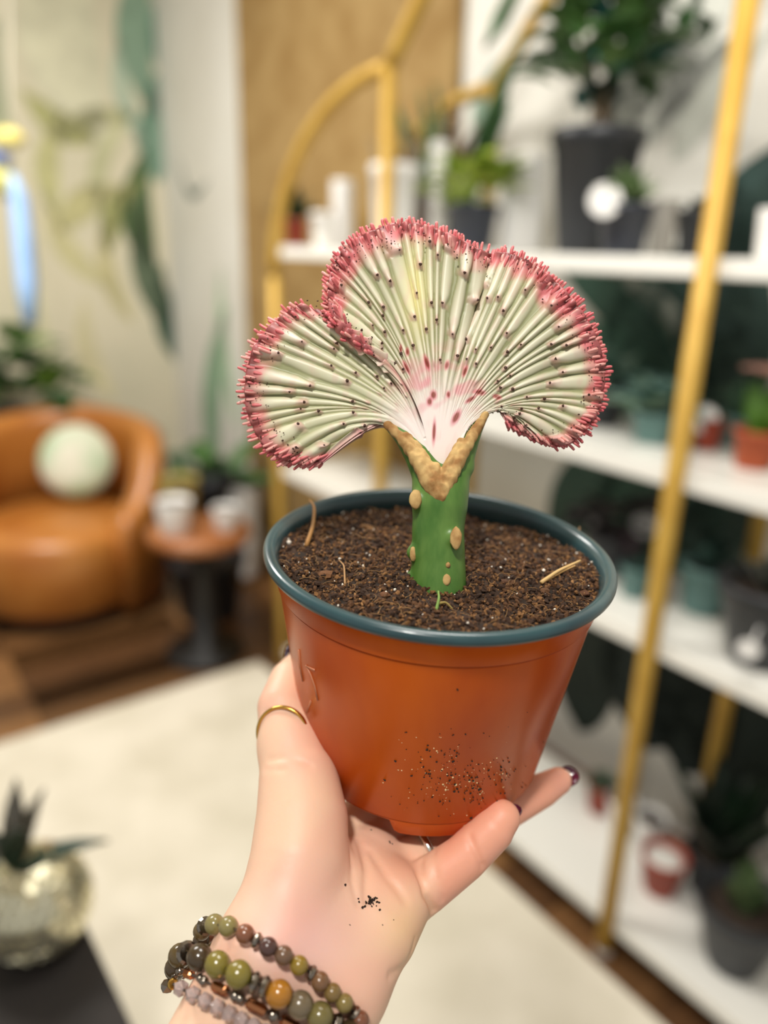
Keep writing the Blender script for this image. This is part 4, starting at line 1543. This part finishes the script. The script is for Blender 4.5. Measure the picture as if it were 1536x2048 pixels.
for pl, wd_, dp in [([(700, 1640), (722, 1690), (734, 1745), (732, 1800)],   .0014, .0014),
                    ([(738, 1700), (775, 1755), (810, 1800)], .0018, .0007),
                    ([(840, 1724), (838, 1752), (850, 1790), (868, 1822)], .0015, .0016),
                    ([(938, 1672), (950, 1700), (966, 1736)], .0012, .0010), ([(870, 1700), (872, 1750), (884, 1800)], .0012, .0005),
                    ([(700, 1700), (704, 1760), (716, 1810)], .0010, .0005), ([(850, 1860), (838, 1905)], .0010, .0006), ([(842, 1870), (826, 1915)], .0010, .0005), ([(830, 1878), (812, 1925)], .0010, .0005),
                    ([(860, 1845), (835, 1890), (800, 1925)], .0020, .0008), ([(848, 1880), (810, 1930), (780, 1950)], .0016, .0006),
                    ([(540, 1520), (575, 1516), (620, 1530)], .0014, .0005), ([(530, 1540), (570, 1540)], .0012, .0004),
                    ([(530, 1425), (560, 1420), (590, 1425)], .0014, .0005),
                    ([(478, 1880), (560, 1905), (640, 1960)], .0016, .0006)]:
    q = [hand_hit(*a) for a in pl]
    q = [a for a in q if a is not None]
    if len(q) > 1:
        CREASES.append((q, wd_, dp))
V, Q = build_sdf(hand_sdf, THUMB + PINKY + RING + INDX + ARM_A + ARM_B, 0.0009, 0.030)
V = relax(V, Q, 2, .45)
# natural skin tone differences: rosy fingers, lilac inner wrist, warmer palm edge
vr = V - CAM
dd_ = vr @ FWD
hx, hy = CXP + FPX * (vr @ RGT) / dd_, CYP - FPX * (vr @ UPV) / dd_
sk = np.tile(lin((240, 198, 168)), (len(V), 1))


def tint(sk, w, rgb):
    return sk * (1 - w[:, None]) + lin(rgb) * w[:, None]


sk = tint(sk, .75 * np.exp(-((hx - 600) / 120) ** 2 - ((hy - 1880) / 110) ** 2), (234, 186, 180))
sk = tint(sk, .8 * sstep(840, 900, hx) * (1 - sstep(1830, 1860, hy)), (238, 162, 134))
sk = tint(sk, .6 * np.exp(-((hx - 815) / 55) ** 2 - ((hy - 1860) / 70) ** 2), (238, 198, 146))
sk = tint(sk, .55 * np.exp(-((hx - 800) / 60) ** 2 - ((hy - 1740) / 60) ** 2), (236, 168, 140))
sk = tint(sk, .5 * np.exp(-((hx - 540) / 40) ** 2 - ((hy - 1395) / 45) ** 2), (238, 176, 154))
sk = tint(sk, .35 * sstep(-.2, .9, vnoise(V, 160, 31)), (234, 172, 152))
hand = obj('person', V, Q, M_skin, None, loc=P(620, 1850, .30), cols=sk)
tag(hand, 'bare left hand and forearm holding up the orange pot, thumb on its left side', 'person')


def nail(name, c, along, out, L, W, material, label):
    """thin curved nail plate: c world centre, along = finger direction, out = away from the finger"""
    along, out = unit(along), unit(out)
    out = unit(out - along * (along @ out))
    side = np.cross(along, out)
    a, b = np.meshgrid(np.linspace(-1, 1, 9), np.linspace(-1, 1, 13), indexing='ij')
    lim = np.where(b > 0, np.sqrt(np.clip(1 - (np.clip(b - .25, 0, 1) / .78) ** 2, 0, 1)), 1.0)
    xs = a * lim * W
    zs = -(xs ** 2) / (W * 1.9) - 0.00008 * (b * 3) ** 2
    top = c + side * xs[..., None] + along * (b * L)[..., None] + out * zs[..., None]
    bot = top - out * 0.0009
    n = a.size
    I = np.arange(n).reshape(a.shape)
    q = np.stack([I[:-1, :-1], I[1:, :-1], I[1:, 1:], I[:-1, 1:]], -1).reshape(-1, 4)
    rim_ = np.concatenate([I[:, 0], I[-1, 1:], I[-2::-1, -1], I[0, -2:0:-1]])
    st = np.stack([rim_, np.roll(rim_, -1), np.roll(rim_, -1) + n, rim_ + n], -1)
    o = obj(name, np.concatenate([top.reshape(-1, 3), bot.reshape(-1, 3)]), np.concatenate([q, q[:, ::-1] + n, st]), material, hand)
    o['label'] = label
    return o


M_nail = mat('nail_plum', (92, 34, 58), 0.15, coat=0.8)
M_nail2 = mat('nail_pearl', (214, 196, 176), 0.2, coat=0.7)
M_nail3 = mat('nail_navy', (46, 38, 74), 0.15, coat=0.8)
pd = P(1004, 1636, .325) - P(985, 1660, .3235)
nail('fingernail', P(1022, 1640, .3295) + 0, unit(pd) * 1.0 - UPV * .10, RGT * .95 - UPV * .35 + FWD * .55, .0066, .0046, M_nail, 'plum polished little fingernail')
rd = P(1116, 1562, .3675) - P(1085, 1580, .366)
nail('fingernail', P(1130, 1560, .3700), rd, RGT * .5 - UPV * .45 + FWD * .9, .0068, .0048, M_nail, 'plum polished ring fingernail')
nail('fingernail', P(1127, 1554, .3655), rd, RGT * .5 + UPV * .45 - FWD * .3, .0040, .0030, M_nail2, 'pale underside of the long nail')
td = UPV + .12 * RGT
nail('thumbnail', P(571, 1316, .372), td, -RGT * .9 + FWD * .45, .0066, .0052, M_nail3, 'navy polished thumbnail')

# ---- rings
M_gold = mat('ring_gold', (214, 170, 84), 0.22, metal=1.0)
M_silver = mat('ring_silver', (225, 222, 214), 0.18, metal=1.0)


def ring(name, c, axis, R, r, material, label, squash=1.0, ref=None):
    axis = unit(axis)
    x = unit(np.cross(axis, ref if ref is not None else [0.2, .3, .9]))
    y = np.cross(axis, x)
    t = np.linspace(0, 2 * np.pi, 48, endpoint=False)
    s = np.linspace(0, 2 * np.pi, 12, endpoint=False)
    T, S = np.meshgrid(t, s, indexing='ij')
    rr = R + r * np.cos(S)
    v = c + x * (rr * np.cos(T))[..., None] + y * (rr * np.sin(T) * squash)[..., None] + axis * (r * 1.5 * np.sin(S))[..., None]
    I = np.arange(T.size).reshape(T.shape)
    f = np.stack([I, np.roll(I, -1, 0), np.roll(np.roll(I, -1, 0), -1, 1), np.roll(I, -1, 1)], -1).reshape(-1, 4)
    return tag(obj(name, v.reshape(-1, 3), f, material), label, 'ring')




def circle3(a, b, c):
    ab, ac = b - a, c - a
    n = np.cross(ab, ac)
    ctr = a + (np.cross(n, ab) * (ac @ ac) + np.cross(ac, n) * (ab @ ab)) / (2 * (n @ n))
    return ctr, n, np.linalg.norm(a - ctr)


h1, h2, h3 = hand_hit(519, 1452), hand_hit(560, 1416), hand_hit(602, 1436)
tc_, tn_, tr_ = circle3(h1, h2, h3)
ring('thumb_ring', tc_, tn_, tr_ + .0004, 0.0008, M_gold, 'thin gold band ring around the thumb')
ra = unit(P(1000, 1628, .356) - P(800, 1728, .335))
ring('finger_ring', P(848, 1706, .339), ra, 0.0102, 0.0011, M_silver, 'thin silver band ring on the finger under the pot')

# ---- bracelets
BEADM = {}


def beadmat(rgb, rgb2=None):
    k = str(rgb)
    if k not in BEADM:
        BEADM[k] = mat('stone_bead_%d_%d_%d' % rgb, rgb, 0.22, noise=rgb2 or tuple(int(c * .62) for c in rgb), nscale=230, coat=0.35)
    return BEADM[k]


M_hem = mat('hematite_metal', (150, 140, 128), 0.18, metal=1.0)
M_cop = mat('copper_metal', (196, 130, 88), 0.24, metal=1.0)
M_crys = mat('rose_crystal', (250, 222, 214), 0.03, trans=0.65)
sph_v, sph_f = lathe([(max(.0, math.sin(a)), -math.cos(a)) for a in np.linspace(.08, math.pi - .08, 11)], 18)
disc_v, disc_f = lathe([(.25, -.42), (.8, -.40), (1.05, -.12), (1.05, .12), (.8, .40), (.25, .42)], 14)
bar_v, bar_f = lathe([(.3, -1.75), (.72, -1.55), (.85, -1.2), (.85, 1.2), (.72, 1.55), (.3, 1.75)], 8)
fac_v, fac_f = ico(1)
BMESH = {}


def bmesh_for(kind, material):
    k = (kind, material.name)
    if k not in BMESH:
        v, f = {'b': (sph_v, sph_f), 'd': (disc_v, disc_f), 't': (bar_v, bar_f), 'c': (fac_v, fac_f)}[kind]
        BMESH[k] = mesh_data({'b': 'bead', 'd': 'spacer', 't': 'tube_bead', 'c': 'crystal_bead'}[kind], v, f, material, smooth=kind in 'b')
    return BMESH[k]


NAMES = {'b': 'bead', 'd': 'spacer', 't': 'tube_bead', 'c': 'crystal_bead'}


def bracelet(name, label, items, fill, gap):
    """items: (px, py, r_px, kind, material) in order across the wrist; fill = repeating pattern for the hidden back"""
    pos, last = [], None
    for (a, b, r, k, mt_) in items:
        h = hand_hit(a, b)
        if h is not None:
            d = (h - CAM) @ FWD - r * .29 / FPX * 1.02
        else:
            d = None
        pos.append([a, b, r, k, mt_, d])
    good = [i for i, q in enumerate(pos) if q[5] is not None]
    for i, q in enumerate(pos):
        if q[5] is None:
            j = min(good, key=lambda z: abs(z - i))
            q[5] = pos[j][5] + .009 * abs(i - j)
    W = np.array([P(q[0], q[1], q[5]) for q in pos])
    root = thing(name, W.mean(0), label, 'bracelet')
    # hidden half: arc behind the wrist from the last bead back to the first
    A, Bp = W[-1], W[0]
    ctr = (A + Bp) / 2
    back = unit(FWD * 1.0 - UPV * .25)
    Lh = np.linalg.norm(A - Bp)
    n = int(Lh * 1.7 / gap)
    pts, t_ = [], np.linspace(0, math.pi, n + 2)[1:-1]
    for t in t_:
        pts.append(ctr + (A - ctr) * math.cos(t) + back * (0.050 * math.sin(t)) - (UPV * .0))
    allp = [(W[i], pos[i][2] * pos[i][5] / FPX, pos[i][3], pos[i][4]) for i in range(len(W))]
    for i, p in enumerate(pts):
        k, mt_, r = fill[i % len(fill)]
        allp.append((p, r, k, mt_))
    m_ = len(allp)
    for i, (p, r, k, mt_) in enumerate(allp):
        z = unit(allp[(i + 1) % m_][0] - allp[i - 1][0])
        x = unit(np.cross(z, [.31, .2, .93]))
        inst(NAMES[k], bmesh_for(k, mt_), root, p, basis_quat(x, np.cross(z, x), z), (r, r, r))
    loop = np.array([a[0] for a in allp] + [allp[0][0]])
    v, f = tube(loop, 0.0005, 5, False)
    obj('cord', v, f, mat('bracelet_cord', (70, 56, 46), .8), root)
    return root


olive, oliv2, tan_, brn, plum, rust = (150, 138, 84), (138, 124, 52), (158, 124, 84), (92, 70, 44), (88, 60, 54), (140, 88, 62)
ochre, grey_, dk = (186, 124, 36), (124, 108, 82), (74, 58, 36)
B = lambda a, b, r, rgb: (a, b, r, 'b', beadmat(rgb))
Dd = lambda a, b, r: (a, b, r, 'd', M_hem)
bracelet('bead_bracelet', 'bracelet of small mixed stone beads, nearest to the palm',
         [B(402, 1882, 17, dk), B(404, 1862, 18, (112, 92, 56)), Dd(411, 1852, 17), B(429, 1849, 20, olive), B(457, 1853, 20, olive), B(490, 1868, 19, rust), Dd(513, 1881, 15),
          B(536, 1894, 19, plum), B(567, 1911, 19, (122, 92, 70)), B(598, 1931, 19, (156, 128, 48)), Dd(622, 1946, 15), B(640, 1963, 19, (134, 96, 64)), B(665, 1985, 18, (140, 112, 62)),
          B(689, 2006, 18, (150, 130, 72)), Dd(708, 2025, 14), B(720, 2041, 19, rust)],
         [('b', beadmat(olive), .0036), ('b', beadmat(rust), .0036)], .0074)
bracelet('bead_bracelet', 'bracelet of large olive, ochre and grey stone beads, second from the palm',
         [B(352, 1936, 23, dk), B(360, 1912, 24, (96, 78, 44)), Dd(374, 1905, 21), B(399, 1915, 26, dk), B(435, 1929, 26, oliv2), B(477, 1949, 27, oliv2), Dd(508, 1965, 20), Dd(528, 1973, 20),
          B(558, 1988, 27, ochre), B(600, 2010, 27, grey_), B(640, 2032, 27, (128, 116, 66)), Dd(672, 2046, 18), B(700, 2068, 26, dk)],
         [('b', beadmat(oliv2), .005), ('b', beadmat(grey_), .005)], .0102)
T = lambda a, b, r: (a, b, r, 't', M_cop)
Hs = lambda a, b, r: (a, b, r, 'b', M_hem)
bracelet('chain_bracelet', 'slim bracelet of copper tube beads and tiny silver balls',
         [Hs(350, 1950, 9), Hs(360, 1942, 9), T(378, 1948, 11), Hs(400, 1956, 8), Hs(408, 1962, 10), T(440, 1977, 12), Hs(470, 1991, 11), Hs(480, 1996, 10), T(512, 2013, 13), Hs(546, 2030, 13), T(580, 2048, 13), Hs(615, 2066, 12)],
         [('t', M_cop, .0022), ('b', M_hem, .002)], .008)
Cc_ = lambda a, b, r: (a, b, r, 'c', M_crys)
bracelet('crystal_bracelet', 'bracelet of clear pinkish crystal chips, farthest from the palm',
         [(335, 1972, 15, 'c', M_hem), (346, 1968, 10, 'd', M_gold)] + [Cc_(362 + 24 * i, 1977 + 12.5 * i, 17) for i in range(9)],
         [('c', M_crys, .003)], .006)

# ---- crumbs of soil on the palm
pts = []
for i in range(46):
    a, b = (rr_.normal(742, 9), rr_.normal(1803, 6)) if i < 36 else [(780, 1686), (784, 1688), (787, 1840), (765, 1850), (779, 1683), (742, 1660), (725, 1815), (760, 1820), (690, 1770), (700, 1850)][i - 36]
    h = hand_hit(a, b)
    if h is not None:
        pts.append(h)
s = rr_.uniform(.00025, .0006, (len(pts), 1)) * rr_.uniform(.6, 1.3, (len(pts), 3))
v, f = scatter(ico(1), np.array(pts), s, 9)
tag(obj('soil_crumbs', v, f, mat('soil_speck', (40, 26, 16), .9)), 'dark crumbs of soil sprinkled on the open palm', 'soil', kind='stuff')
